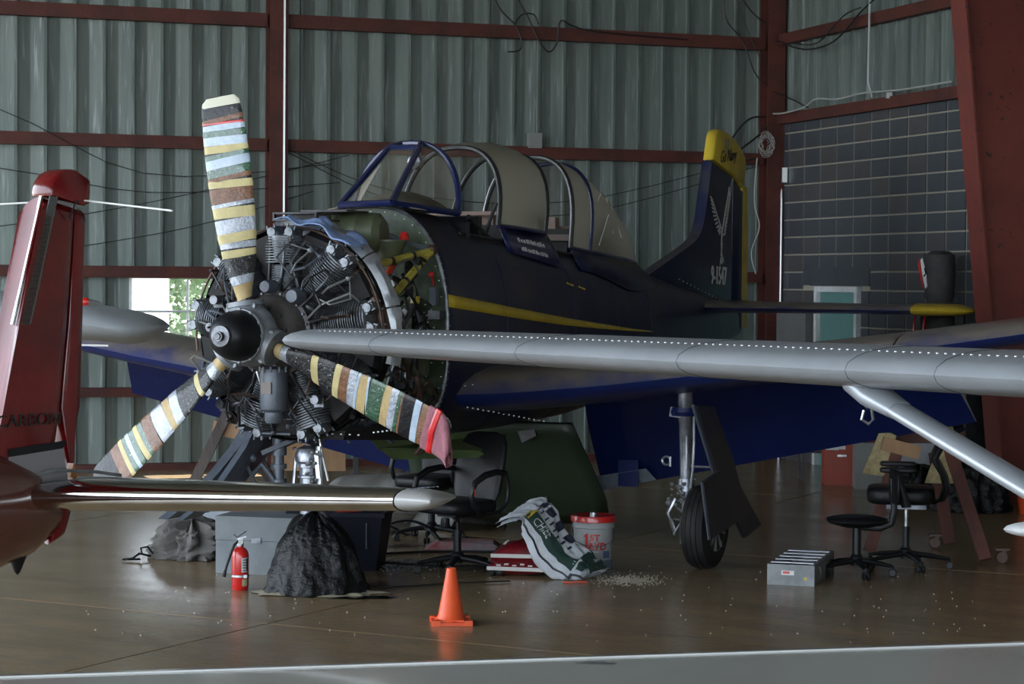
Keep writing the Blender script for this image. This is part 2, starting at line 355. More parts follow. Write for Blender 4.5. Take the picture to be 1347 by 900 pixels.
mb = MB(); mb.box(sw(2.83, 4.03, .08), (.06, .06, .08)); mb.build('junction_box', K['galv'], wright)
# tapered red rigid-frame column on side wall
tcol = MB()
def web(z): return .33+(z/4.9)*.52
TB = 5.45
prof = [(web(z), z) for z in (0, 1.5, 3.2, 4.9, EV)]
ring = [(0, 0)]+prof+[(0, EV)]
tcol.prism([(a, b) for a, b in ring], -S*.016, o=sw(TB, 0, 0), ux=-W, uy=(0, 0, 1))
rc = tcol.build('frame_column', K['redbig'], wright, smooth=0)
fb = MB()
for i in range(len(prof)-1):
    fb.bar(sw(TB, prof[i][1], prof[i][0]), sw(TB, prof[i+1][1], prof[i+1][0]), .26, .02, up=-W)
fb.build('column_flange', K['redbig'], rc, 0)
# roof above and trim, open doors behind the viewer and to the left
rf = MB(); rf.add([bw(-17.2, EV, -.3), bw(.3, EV, -.3), bw(.3, EV, 36), bw(-17.2, EV, 36), bw(-17.2, EV+.1, -.3), bw(.3, EV+.1, -.3), bw(.3, EV+.1, 36), bw(-17.2, EV+.1, 36)],
    [(0, 1, 2, 3), (7, 6, 5, 4), (0, 4, 5, 1), (1, 5, 6, 2), (2, 6, 7, 3), (3, 7, 4, 0)])
tag(rf.build('ceiling', mat('roof sheet', (.16, .17, .16), .6, .2), smooth=0), kind='structure')
fwb = MB()
for t0, t1, z0, z1 in ((-6.5, .2, 0, EV), (-17.2, -6.5, 4.6, EV)):
    fwb.prism([(t0, z0), (t1, z0), (t1, z1), (t0, z1)], S*.1, o=CO+S*35.8, ux=W)
tag(fwb.build('wall_front', K['wall'], None, 0), kind='structure')  # unseen wall, added and shaped to keep daylight off the right side
# outside ground
og = MB().box((-12, 65, -.25), (120, 72, .1)).build('trim_1', mat('pale gravel', (.42, .42, .36), .9, 0, (.2, .26, .12), .5, (.45, .6))); tag(og, kind='structure')
# ================= THE NAVY TRAINER AEROPLANE =================
# local frame of the aeroplane: x = towards its left wing, y = aft, z = up, origin under the propeller
PL = thing('airplane', 'navy blue tandem-seat trainer airplane with bare uncowled radial engine and yellow fin tip', 'airplane', (-1.67, 13.77, 0), -R(24.8))
def V(a, l, z): return Vector((l, a, z))
def lerp(a, b, t): return a+(b-a)*t
def interp(tab, x):
    if x <= tab[0][0]: return tab[0][1:]
    for p, q in zip(tab, tab[1:]):
        if x <= q[0]:
            t = (x-p[0])/(q[0]-p[0]); return tuple(lerp(u, v, t) for u, v in zip(p[1:], q[1:]))
    return tab[-1][1:]
# a, half width, zc (widest), ztop, zbot
FUS = [(1.60, .610, 1.62, 2.555, .93), (2.2, .630, 1.60, 2.53, .90), (3.2, .62, 1.58, 2.47, .90), (4.4, .575, 1.56, 2.38, .93), (5.2, .50, 1.54, 2.30, .99),
       (6.0, .42, 1.53, 2.20, 1.07), (6.84, .33, 1.53, 2.10, 1.16), (7.6, .25, 1.54, 2.00, 1.26), (8.6, .15, 1.56, 1.90, 1.38), (9.3, .07, 1.58, 1.83, 1.47), (9.62, .02, 1.6, 1.78, 1.52)]
NS = 48
def sec(a, k, off=0):
    w_, zc, zt, zb = interp(FUS, a); t = 2*math.pi*k/NS; c, s_ = math.cos(t), math.sin(t)
    e = .80 if s_ > 0 else .72
    l = (w_+off)*math.copysign(abs(c)**e, c); z = zc+((zt-zc+off) if s_ > 0 else (zc-zb+off))*math.copysign(abs(s_)**e, s_)
    return V(a, l, z)
def fus_at(a, z, off=0):
    w_, zc, zt, zb = interp(FUS, a); e = .80 if z > zc else .72; q = abs(z-zc)/((zt-zc) if z > zc else (zc-zb)); q = min(q, 1)
    s_ = q**(1/e); return (w_+off)*max(0, 1-s_*s_)**(e/2)
st = [1.6+i*.1 for i in range(81)]; st[-1] = 9.6
fm = MB(); rings = [[sec(a, k) for k in range(NS)] for a in st]
vs = [p for r_ in rings for p in r_]; fs = []; K0, K1 = 7, 17        # open between these ring indices over the cockpit
for i in range(len(st)-1):
    for j in range(NS):
        if 2.15 < st[i]+.05 < 4.75 and K0 <= j < K1: continue
        fs.append((i*NS+j, i*NS+(j+1) % NS, (i+1)*NS+(j+1) % NS, (i+1)*NS+j))
fs.append(tuple(range((len(st)-1)*NS, len(st)*NS)))
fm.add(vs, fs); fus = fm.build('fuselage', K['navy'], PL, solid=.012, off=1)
# sill rails
for ks in (K0, K1):
    mb = MB(); mb.tube([sec(a, ks, .002) for a in [2.15+.1*i for i in range(27)]], .014, 6); mb.build('cockpit_rail', K['blackm'], fus)
# yellow stripe
mb = MB(); N_ = 30; top = []; bot = []
for i in range(N_+1):
    a = lerp(1.61, 6.05, i/N_); zt = lerp(1.945, 1.606, i/N_)-.03*math.sin(i/N_*math.pi); zb_ = zt-lerp(.088, .006, (i/N_)**1.3)
    top.append(V(a, fus_at(a, zt, .003)+.002, zt)); bot.append(V(a, fus_at(a, zb_, .003)+.002, zb_))
mb.add(top+bot, [(i, i+1, N_+2+i, N_+1+i) for i in range(N_)]); tag(mb.build('stripe', K['yellow'], fus, solid=.002), 'yellow cheat line along the left fuselage side')
for a0, z0 in ((3.80, 2.022), (4.05, 1.992)):
    mb = MB(); mb.prism([(0, 0), (.13, -.022), (.13, -.008), (0, .014)], (.004, 0, 0), o=V(a0, fus_at(a0, z0)+.004, z0), ux=(0, 1, 0)); mb.build('walkway_mark', K['yellow'], fus)
# panel joints on the side: raised straps and rivets
for a in (2.55, 3.9, 4.95, 6.0):
    mb = MB(); pts = [sec(a, k, .001) for k in range(-9, 6 if a < 4.8 else 12)]; mb.tube(pts, .0035, 4); mb.build('panel_seam', K['navyc'], fus)
mb = MB()
for a in [1.63+.0*i for i in range(1)]:
    for k in [x*.5 for x in range(-22, 58)]: mb.sphere(sec(1.625, k, .002), .006, n=6)
mb.build('rivets', K['rivet'], fus)['kind'] = 'stuff'
mb = MB()
for z0, a0, a1 in ((2.16, 1.7, 3.6), (1.30, 1.8, 5.6)):
    for i in range(60):
        a = lerp(a0, a1, i/59); z = z0-.02*(a-a0); mb.sphere(V(a, fus_at(a, z)+.002, z), .0045, n=6)
mb.build('rivets', K['blackm'], fus)['kind'] = 'stuff'
# firewall
mb = MB(); rg = [sec(1.615, k, -.012) for k in range(NS)]; rg2 = [p+Vector((0, .02, 0)) for p in rg]; mb.loft([rg, rg2])
fw = tag(mb.build('firewall', K['green'], PL), 'green primed firewall bulkhead behind the engine')
mb = MB(); mb.tube([sec(1.60, k, .002) for k in range(NS+1)], .013, 6); mb.build('firewall_rim', K['steel'], fw)
mb = MB()
for k in range(0, NS, 1):
    p = sec(1.60, k, -.035); mb.sphere(p, .0055, n=6)
for i in range(70):
    t = random.uniform(-.6, 1.3); r_ = random.uniform(.45, .95); p = V(1.60, .56*r_*math.cos(t), 1.62+.75*r_*math.sin(t)); mb.sphere(p, random.uniform(.004, .008), n=6)
mb.build('bolts', K['rivet'], fw)['kind'] = 'stuff'
for l, z, dx, dz in ((.50, 1.60, .11, .055), (.52, 1.93, .05, .12), (.30, 1.75, .12, .09), (.42, 1.45, .1, .14), (-.2, 1.9, .2, .2), (.12, 1.62, .16, .12), (.30, 1.30, .14, .1)):
    mb = MB(); mb.box(V(1.57, l, z), (dx, .06, dz)); mb.build('equipment_box', random.choice([K['olive'], K['greym'], K['green']]), fw, 0)
mb = MB(); mb.box(V(1.57, .53, 1.80), (.09, .05, .06)); tag(mb.build('data_plate', K['alu'], fw), 'grey engraved data plate on the firewall')
# engine mount tubes
for s_ in (1, -1):
    for a, b in (((1.52, .52*s_, 2.24), (.80, .40*s_, 2.12)), ((1.52, .52*s_, 2.24), (.88, .53*s_, 1.90)), ((1.58, .5*s_, 1.25), (.84, .50*s_, 1.70))):
        mb = MB(); mb.tube([V(*a), V(*b)], .026, 10)
        for q in (.3, .62): p = V(*a).lerp(V(*b), q); d = (V(*b)-V(*a)).normalized(); mb.tube([p-d*.012, p+d*.012], .031, 10, mi=1)
        mb.build('mount_tube', [K['tube'] if a[2] > 2 else K['olive'], K['blackm']], PL)
    mb = MB(); mb.sphere(V(1.53, .52*s_, 2.25), .042, n=10); mb.build('mount_fitting', K['brown'], PL)
# oil tank and filler
mb = MB(); mb.lathe([(0, -.30), (.09, -.30), (.135, -.26), (.14, -.10), (.146, -.09), (.146, -.07), (.14, -.06), (.14, .06), (.146, .07), (.146, .09), (.14, .10), (.135, .2), (.09, .24), (0, .24)], o=V(1.22, .06, 2.36), axis=(1, .1, 0), n=28)
ot = mb.build('oil_tank', K['olive'], PL)
mb = MB(); mb.lathe([(.06, -.16), (.115, 0), (.12, .0), (.12, .012), (.10, .012), (.055, -.14)], o=V(1.30, .31, 2.30), n=24); mb.build('oil_filler', K['olive'], ot)
mb = MB(); mb.lathe([(0, 0), (.03, 0), (.035, .03), (.02, .06), (0, .06)], o=V(1.42, .36, 2.31), n=14); tag(mb.build('filler_cap', K['redp'], ot), 'red oil filler cap')
mb = MB(); mb.tube([V(1.5, .08, 2.36), V(1.5, .5, 2.26)], .012, 6); mb.tube([V(1.5, .1, 2.4), V(1.5, .52, 2.23)], .010, 6); mb.build('bracket', K['greym'], ot)
# hoses in the accessory bay
def hose(name, pts, r, m_, n=8, parent=PL, label=None):
    P = [V(*p) for p in pts]; out = []
    for i in range(len(P)-1):
        p0 = P[max(i-1, 0)]; p1 = P[i]; p2 = P[i+1]; p3 = P[min(i+2, len(P)-1)]
        for q in range(5):
            t = q/5; out.append(.5*((2*p1)+(p2-p0)*t+(2*p0-5*p1+4*p2-p3)*t*t+(3*p1-p0-3*p2+p3)*t*t*t))
    out.append(P[-1]); mb = MB(); mb.tube(out, r, n); o = mb.build(name, m_, parent)
    if label: o['label'] = label
    return o
hose('hose', [(1.35, .34, 2.18), (1.25, .34, 2.10), (1.15, .33, 1.98), (1.1, .27, 1.93)], .024, K['orange'], label='orange fire-sleeved hose')
hose('hose', [(1.5, .36, 2.2), (1.38, .42, 2.05), (1.38, .47, 1.90), (1.36, .42, 1.80), (1.3, .3, 1.6)], .030, K['blackr'])
hose('hose', [(1.52, .22, 2.15), (1.4, .28, 2.10), (1.38, .33, 2.0)], .030, K['galv'])
hose('hose', [(1.36, .42, 1.83), (1.34, .39, 1.78), (1.3, .35, 1.74)], .030, K['wtext'], label='white banded hose end')
hose('hose', [(1.38, .47, 1.93), (1.38, .468, 1.88)], .034, K['yellow'], label='yellow hose label band')
for i in range(54):
    l = random.uniform(.1, .56); z = random.uniform(1.12, 2.15); a = random.uniform(1.15, 1.55)
    pts = [(a, l, z)]
    for q in range(3): a = min(1.58, max(.85, a+random.uniform(-.2, .25))); l += random.uniform(-.14, .12); z += random.uniform(-.2, .2); l = min(.54, max(-.3, l)); pts.append((a, l, z))
    hose('pipe', pts, random.uniform(.006, .018), random.choice([K['blackr'], K['blackr'], K['greym'], K['steel'], K['olive'], K['brown']]), 6)
mb = MB(); mb.sphere(V(1.50, .53, 2.08), .022, n=10); mb.tube([V(1.56, .52, 2.0), V(1.51, .53, 2.06)], .006); tag(mb.build('red_knob', K['redp'], PL), 'red cap on the firewall')

# ---------------- engine ----------------
EC = V(0, 0, 1.68)
mb = MB(); ya = (0, 1, 0)
mb.lathe([(.0, .02), (.13, .02), (.15, .05), (.158, .10), (.165, .13), (.19, .16), (.225, .19), (.25, .23), (.262, .27), (.285, .28), (.285, .30), (.27, .31), (.275, .60), (.24, .62), (.24, .80), (.16, .95), (0, .95)], o=EC, axis=ya, n=40)
eng = tag(mb.build('engine', K['nose'], PL), 'nine-cylinder radial engine with dirty grey nose case')
mb = MB()
for k in range(24):
    t = 2*math.pi*k/24; p = EC+Vector((.272*math.cos(t), .275, .272*math.sin(t))); mb.tube([p, p-Vector((0, .018, 0))], .009, 6)
for k in range(12):
    t = 2*math.pi*k/12+.2; p = EC+Vector((.185*math.cos(t), .15, .185*math.sin(t))); mb.tube([p, p-Vector((0, .018, 0))], .010, 6)
mb.build('stud_ring', K['steel'], eng)['kind'] = 'stuff'
# one cylinder, pointing +z from the crank axis; then eight copies
cyl = MB()
cyl.lathe([(.11, .26), (.115, .27), (.11, .285), (.09, .29)], n=24)
pr_ = []
for i in range(11): h = .29+i*.0155; pr_ += [(.09, h), (.115, h+.003), (.115, h+.006), (.09, h+.009)]
cyl.lathe(pr_, n=20)
cylm = cyl.mesh('cylinder', K['fin'], 35)
hd = MB(); pr_ = []
for i in range(11): h = .465+i*.017; q = .142-.006*max(0, i-6); pr_ += [(.11, h), (q, h+.003), (q, h+.007), (.11, h+.011)]
pr_ += [(.07, .65), (.0, .655)]; hd.lathe(pr_, n=20)
headm = hd.mesh('cylinder_head', K['fin'], 35)
rk = MB(); rk.box((0, 0, 0), (.075, .13, .07), tap=.75); rk.lathe([(0, -.045), (.03, -.045), (.034, -.035), (.034, .035), (.03, .045), (0, .045)], axis=(0, 1, 0), o=(0, -.03, .0), n=14)
for x in (-.028, .028):
    for y in (-.055, .055): rk.lathe([(.0, 0), (.008, 0), (.008, .03), (0, .03)], o=(x, y, .02), n=6)
rockm = rk.mesh('rocker_box', K['fin'], 30)
prd = MB(); prd.tube([(0, 0, 0), (0, 0, .05), (0, 0, .06), (0, 0, .34), (0, 0, .35), (0, 0, .39)], [.017, .017, .012, .012, .018, .018], 10); prdm = prd.mesh('pushrod_tube', K['blackm'], 30)
pip = MB(); pip.tube([(0, 0, 0), (.05, .03, .03), (.07, .10, .0), (.06, .18, -.08), (.03, .22, -.2)], [.03, .032, .032, .03, .028], 10); pipm = pip.mesh('exhaust_pipe', K['brown'], 40)
ld = MB(); ld.tube([(.02, -.12, .0), (.05, -.15, .10), (.06, -.14, .22), (.04, -.10, .32)], .008, 6); ldm = ld.mesh('ignition_lead', K['greym'], 40)
for k in range(9):
    th = 2*math.pi*k/9
    rot = Matrix.Rotation(th, 3, 'Y')
    def put(name, me, loc, r2=None):
        o = bpy.data.objects.new(name, me); COL.objects.link(o); o.parent = eng
        m4 = Matrix.Translation(EC+V(.46, 0, 0)) @ rot.to_4x4() @ Matrix.Translation(Vector(loc)) @ (r2.to_4x4() if r2 else Matrix.Identity(4)); o.matrix_local = m4
        return o
    put('cylinder', cylm, (0, 0, 0)); put('cylinder_head', headm, (0, 0, 0))
    put('rocker_box', rockm, (.065, -.02, .665), Matrix.Rotation(R(18), 3, 'Y')); put('rocker_box', rockm, (-.065, -.02, .665), Matrix.Rotation(R(-18), 3, 'Y'))
    put('pushrod_tube', prdm, (.035, -.165, .27), Matrix.Rotation(R(6), 3, 'Y') @ Matrix.Rotation(R(-14), 3, 'X')); put('pushrod_tube', prdm, (-.035, -.165, .27), Matrix.Rotation(R(-6), 3, 'Y') @ Matrix.Rotation(R(-14), 3, 'X'))
    put('exhaust_pipe', pipm, (.08, .03, .60)); put('ignition_lead', ldm, (0, 0, .28))
# baffle plates between and behind the cylinders: black inner cowl
mb = MB(); mb.lathe([(.26, .56), (.69, .60), (.70, .52), (.705, .52), (.70, .62), (.26, .585)], o=EC, axis=ya, n=60); mb.build('inner_cowl', mat('sooty black', (.003, .003, .003), .7, spec=.15), PL)
mb = MB(); mb.tube([EC+Vector((.705*math.sin(t), .47, .705*math.cos(t))) for t in [R(-100+i*8) for i in range(26)]], .008, 8); mb.build('cowl_rim', K['brown'], PL)
for k in range(9):
    th = 2*math.pi*(k+.5)/9
    mb = MB(); c, s_ = math.cos(th), math.sin(th)
    def rp(r_, w_, a): return EC+Vector((r_*s_+w_*c, a, r_*c-w_*s_))
    mb.add([rp(.30, -.03, .47), rp(.30, .03, .47), rp(.66, .09, .47), rp(.66, -.09, .47), rp(.30, -.05, .54), rp(.30, .05, .54), rp(.68, .11, .55), rp(.68, -.11, .55)],
           [(0, 1, 2, 3), (7, 6, 5, 4), (0, 4, 5, 1), (1, 5, 6, 2), (2, 6, 7, 3), (3, 7, 4, 0)]); mb.build('baffle', K['blackr'], eng, 0)
# silver cowl support segments (upper left side)
for k in range(4):
    t0 = R(-14+k*30); t1 = R(15+k*30); mb = MB(); rr = []
    for i in range(9):
        t = lerp(t0, t1, i/8); e = (.0 if 1 < i < 7 else .012)
        rr.append([EC+Vector((q*math.sin(t), a, q*math.cos(t))) for q, a in ((.645+e, .555), (.70, .565), (.745, .59), (.76+e, .64), (.73, .69), (.63, .80), (.62, .80), (.72, .68), (.745, .64), (.735, .60), (.695, .58), (.64, .57))])
    mb.loft(rr); sg = tag(mb.build('cowl_segment', mat('dull cowl aluminium', (.38, .40, .42), .35, .6, (.24, .25, .27), 9, bump=.1), PL), 'bare aluminium cowl support segment')
    mb = MB()
    for q in (.25, .5, .75):
        t = lerp(t0, t1, q); p = EC+Vector((.72*math.sin(t), .64, .72*math.cos(t))); p2 = EC+Vector((.67*math.sin(t), .74, .67*math.cos(t))); mb.bar(p, p2, .02, .012, up=(0, 1, 0))
    mb.build('clip', K['steel'], sg)
mb = MB(); mb.tube([EC+Vector((r_*math.sin(R(t)), a, r_*math.cos(R(t)))) for t, r_, a in ((48, .60, .50), (56, .63, .52), (66, .655, .53), (76, .67, .54), (88, .675, .56), (100, .68, .60))], [.02, .03, .036, .042, .045, .05], 12)
mb.build('exhaust_collector', K['brown'], PL)
# air box on top, front sump, magnetos, odd plumbing
mb = MB(); mb.box(V(.74, -.02, 2.43), (.34, .3, .012)); mb.box(V(.74, -.02, 2.475), (.34, .3, .012)); mb.box(V(.60, -.18, 2.45), (.012, .03, .05)); mb.box(V(.60, .14, 2.45), (.012, .03, .05)); mb.box(V(.80, -.02, 2.45), (.3, .02, .045))
mb.box(V(1.05, .02, 2.50), (.36, .3, .012)); mb.build('intake_duct', K['blackm'], PL, 0)
mb = MB(); mb.lathe([(0, -.02), (.05, -.02), (.06, .0), (.06, .05), (.085, .07), (.09, .10), (.09, .30), (.085, .33), (.055, .35), (.05, .42), (0, .42)], o=V(.22, .05, 1.13), n=20)
for q in range(10):
    t = q*.628; mb.tube([V(.22+.088*math.sin(t), .05+.088*math.cos(t), 1.44), V(.22+.088*math.sin(t), .05+.088*math.cos(t), 1.475)], .009, 6)
go = mb.build('oil_sump', K['greym'], eng)
mb = MB(); mb.box(V(.125, .05, 1.34), (.075, .01, .075)); mb.build('data_plate', mat('worn plate', (.14, .12, .11), .5, .4), eng)
for l, z, r_ in ((.20, 1.93, .05), (-.16, 1.95, .05), (.0, 1.99, .045)):
    mb = MB(); mb.lathe([(0, -.06), (r_*.8, -.06), (r_, -.03), (r_, .05), (0, .05)], o=V(.24, l, z), axis=ya, n=16); mb.build('magneto', K['greym'], eng)
for l, z, dz in ((-.43, 1.70, 0), (-.40, 1.88, .05), (.36, 1.25, 0), (-.35, 1.20, 0)):
    mb = MB(); mb.box(V(.30, l, z), (.07, .08, .06)); mb.lathe([(0, -.05), (.03, -.05), (.03, .05), (0, .05)], o=V(.25, l, z+.02), axis=ya, n=12); mb.tube([V(.3, l, z), V(.3, l*.7, z+dz+.03)], .014, 8)
    mb.build('engine_accessory', K['steel'], eng)
for i in range(46):
    th = random.uniform(0, 2*math.pi); r0 = random.uniform(.24, .45); r1 = random.uniform(.45, .68); th2 = th+random.uniform(-.35, .35); a = random.uniform(.18, .34)
    P = [V(a, r0*math.sin(th), 1.68+r0*math.cos(th)), V(a-.06, (r0+r1)/2*math.sin(th2), 1.68+(r0+r1)/2*math.cos(th2)), V(a+.05, r1*math.sin(th2), 1.68+r1*math.cos(th2)), V(a+.14, r1*math.sin(th), 1.68+r1*math.cos(th))]
    mb = MB(); mb.tube(P, random.uniform(.005, .011), 6)
    if i % 2: mb.sphere(P[2], .018, n=8)
    mb.build('engine_pipe', random.choice([K['greym'], K['steel'], K['brown'], K['blackm'], K['galv']]), eng)
# lower engine clutter and belly pan
mb = MB(); mb.loft([[V(.58, x, z) for x, z in ((-.38, 1.05), (.38, 1.05), (.36, .99), (-.36, .99))], [V(1.6, x, z) for x, z in ((-.55, 1.05), (.55, 1.05), (.5, .93), (-.5, .93))]]); mb.build('lower_cowl', K['blackr'], PL, 0)
mb = MB()
for i in range(14): mb.sphere(V(.545, -.35+i*.065, 1.03), .008, n=6)
for i in range(16): mb.sphere(V(.55+i*.06, .605, 1.05), .009, n=6)
mb.build('rivets', K['rivet'], PL)['kind'] = 'stuff'
for i in range(18):
    a = random.uniform(.5, 1.5); l = random.uniform(.1, .55); z = random.uniform(1.05, 1.35)
    mb = MB(); mb.tube([V(a, l, z), V(a+random.uniform(-.15, .15), l+random.uniform(-.1, .1), z+random.uniform(-.05, .12)), V(a+random.uniform(-.2, .2), l+random.uniform(-.1, .1), z+random.uniform(-.1, .1))], random.uniform(.01, .028), 8)
    mb.build('pipe', random.choice([K['blackr'], K['greym'], K['steel'], K['olive']]), PL)

# ---------------- propeller ----------------
mb = MB(); mb.lathe([(0, -.36), (.030, -.36), (.030, -.335), (.062, -.335), (.066, -.325), (.066, -.315), (.10, -.30), (.135, -.26), (.155, -.20), (.163, -.13), (.163, -.11), (.0, -.11)], o=EC, axis=ya, n=36)
hubdome = tag(mb.build('spinner_dome', K['blackp'], PL), 'black hub dome with bare metal nose nut')
mb = MB(); mb.lathe([(0, -.378), (.018, -.378), (.022, -.37), (.03, -.37), (.03, -.345), (.066, -.343), (.068, -.318), (0, -.318)], o=EC, axis=ya, n=24); mb.build('nose_nut', K['steel'], hubdome)
mb = MB(); mb.lathe([(.0, -.12), (.170, -.12), (.176, -.11), (.176, -.095), (.165, -.088), (.185, -.05), (.20, -.01), (.20, .02), (.17, .06), (0, .06)], o=EC, axis=ya, n=36)
PHI = [R(-8.5), R(113), R(228.8)]
for ph in PHI:
    d = Vector((math.sin(ph), 0, math.cos(ph))); mb.lathe([(.14, .06), (.125, .15), (.112, .18), (.122, .185), (.122, .215), (.08, .22)], o=EC, axis=d, n=24)
for k in range(12):
    t = 2*math.pi*k/12; p = EC+Vector((.165*math.cos(t), -.13, .165*math.sin(t))); mb.lathe([(0, 0), (.012, 0), (.012, .02), (0, .02)], o=p, axis=ya, n=6)
for ph in PHI:
    for e in (-.5, .5):
        t = ph+e*.95; p = EC+Vector((.20*math.sin(t), -.03, .20*math.cos(t))); mb.lathe([(0, -.04), (.02, -.04), (.02, .04), (0, .04)], o=p, axis=ya, n=8)
        mb.bar(EC+Vector((.10*math.sin(t), -.02, .10*math.cos(t))), p, .03, .05, up=ya)
mb.build('propeller_hub', mat('grey hub casting', (.22, .24, .26), .4, .3, (.15, .165, .18), 8, bump=.1), PL)
BL = [(.18, .085, .085, 50), (.26, .095, .085, 48), (.36, .150, .07, 42), (.50, .21, .055, 34), (.70, .25, .042, 27), (.95, .278, .034, 22), (1.2, .282, .026, 18), (1.42, .265, .018, 15), (1.50, .245, .014, 14), (1.53, .205, .010, 13), (1.54, .16, .008, 13)]
def bring(ph, r_, off=0, sk=0, n=20):
    ch, th, tw = interp(BL, r_); d = Vector((math.sin(ph), 0, math.cos(ph))); tt = Vector((math.cos(ph), 0, -math.sin(ph)))
    tw = R(tw); cd_ = tt*math.cos(tw)+Vector((0, 1, 0))*math.sin(tw); nd = cd_.cross(d); o = []
    for j in range(n):
        q = 2*math.pi*j/n; x = (ch/2+off)*math.cos(q); y = (th/2+off)*math.copysign(abs(math.sin(q))**.9, math.sin(q)); o.append(EC+V(.0, 0, 0)+d*(r_+sk*x/(ch+.01))+cd_*x+nd*y)
    return o
def band(ph, r0, r1, m_, off, parent, sk=None):
    sk = random.uniform(-.012, .03) if sk is None else sk; n = max(2, int((r1-r0)/.03)+1); mb = MB(); rr = []
    for i in range(n+1):
        r_ = lerp(r0, r1, i/n); rr.append(bring(ph, r_, off+(0 if i in (0, n) else random.uniform(0, .0015)), sk))
    mb.loft(rr); return mb.build('tape_band', m_, parent)
B0 = [(.235, .33, 'tan'), (.33, .385, 'silver'), (.385, .50, 'bwrap'), (.50, .55, 'tape'), (.56, .60, 'silver'), (.60, .66, 'tape'), (.66, .75, 'silver'), (.755, .825, 'tape'), (.83, .855, 'silver'), (.855, .95, 'brwrap'), (.95, 1.0, 'tape'), (1.0, 1.03, 'brwrap'), (1.03, 1.085, 'gwrap'),
      (1.085, 1.145, 'ltblue'), (1.145, 1.175, 'gwrap'), (1.175, 1.225, 'tape'), (1.225, 1.28, 'ltblue'), (1.28, 1.32, 'gwrap'), (1.32, 1.36, 'ltblue'), (1.36, 1.375, 'redtape'), (1.375, 1.405, 'brwrap'), (1.405, 1.475, 'bltape'), (1.475, 1.535, 'cream')]
B1 = [(.235, .28, 'tan'), (.28, .33, 'silver'), (.33, .51, 'bwrap'), (.51, .565, 'tape'), (.565, .68, 'bwrap'), (.68, .725, 'tape'), (.725, .79, 'brwrap'), (.79, .845, 'silver'), (.845, .865, 'ltblue'), (.865, .93, 'tan'), (.93, .945, 'ltblue'), (.945, 1.045, 'gwrap'), (1.045, 1.10, 'tan'), (1.10, 1.15, 'silver'), (1.15, 1.175, 'gwrap'), (1.175, 1.19, 'brwrap'), (1.19, 1.275, 'bltape'), (1.275, 1.32, 'ltblue'), (1.32, 1.38, 'brwrap')]
B2 = [(.235, .31, 'tan'), (.31, .38, 'silver'), (.38, .465, 'bwrap'), (.465, .51, 'tape'), (.51, .68, 'bwrap'), (.68, .755, 'silver'), (.755, .815, 'tan'), (.815, .93, 'silver'), (.93, 1.02, 'brwrap'), (1.02, 1.06, 'gwrap'), (1.06, 1.105, 'tape'), (1.105, 1.15, 'gwrap'), (1.15, 1.185, 'ltblue'), (1.185, 1.235, 'gwrap'), (1.22, 1.255, 'tape'), (1.255, 1.335, 'brwrap'), (1.335, 1.53, 'bltape')]
for ph, B in zip(PHI, (B0, B1, B2)):
    mb = MB(); mb.loft([bring(ph, r_) for r_ in [.19, .22, .26, .3, .36, .43, .5, .6, .7, .82, .95, 1.08, 1.2, 1.32, 1.42, 1.47, 1.50, 1.525, 1.54]]); bl = tag(mb.build('propeller_blade', K['bwrap'], PL), 'propeller blade wrapped in plastic film and coloured tapes')
    for i, (r0, r1, m_) in enumerate(B): band(ph, r0, r1, K[m_], .003+.001*(i % 3), bl)

# ---------------- windshield and canopies ----------------
def bars(name, segs, m_, r=.02, parent=PL, n=8, label=None):
    mb = MB()
    for s_ in segs: mb.tube(s_, r, n)
    o = mb.build(name, m_, parent)
    if label: o['label'] = label
    return o
def hoop(af, at, zf, zt, w_, n=24, p=.62, lean=0):
    o = []
    for i in range(n+1):
        t = math.pi*i/n; s_ = math.sin(t)**p if 0 < i < n else 0
        o.append(V(lerp(af, at, s_), w_*math.copysign(abs(math.cos(t))**.85, math.cos(t)), lerp(zf, zt, s_)))
    return o
A0 = hoop(2.12, 2.22, 2.52, 3.035, .43, p=1.0)
FL, FR, TLp, TRp = V(1.56, -.22, 2.565), V(1.50, .22, 2.575), V(2.12, -.13, 3.0), V(2.08, .13, 2.99)
ws = bars('windshield_frame', [A0, [FL, FR], [FL, TLp], [FR, TRp], [TLp, TRp], [FR, V(1.8, .36, 2.54), A0[0]], [FL, V(1.8, -.36, 2.53), A0[-1]], [TRp, A0[11]], [TLp, A0[13]]], K['navyc'], .024)
mb = MB(); mb.add([FL, FR, TRp, TLp], [(0, 1, 2, 3)]); mb.build('windshield_pane', K['glass'], ws, 0)
for s_, F_, T_, h in ((1, FR, TRp, A0[:11]), (-1, FL, TLp, A0[::-1][:11])):
    mb = MB(); base = [F_, V(1.8, .36*s_, 2.54)]; pts = [T_, F_, V(1.8, .36*s_, 2.54)]+h; c = T_
    mb.add(pts, [(0, i, i+1) for i in range(1, len(pts)-1)]); mb.build('windshield_pane', K['glass'], ws, 0)
mb = MB()   # rounded top fairing strips and deck between windshield and sill
mb.grid(lambda u, v: V(lerp(1.62, 2.15, u), lerp(-.36, .36, v), 2.535-.02*u+.035*math.sin(math.pi*v)), 6, 10); mb.build('glareshield', mat('beige glareshield cover', (.16, .145, .115), .85, 0, (.10, .09, .075), 9, bump=.2), PL, solid=.01)
mb = MB()   # instrument shroud: lumpy beige cover seen through the pane
mb.grid(lambda u, v: V(lerp(1.75, 2.35, u), lerp(-.30, .30, v), 2.53+.15*math.sin(math.pi*u)**.6*math.sin(math.pi*v)**.5), 12, 12); mb.build('instrument_shroud', mat('dusty cover', (.17, .15, .12), .9, 0, (.10, .09, .07), 8, bump=.3), PL)
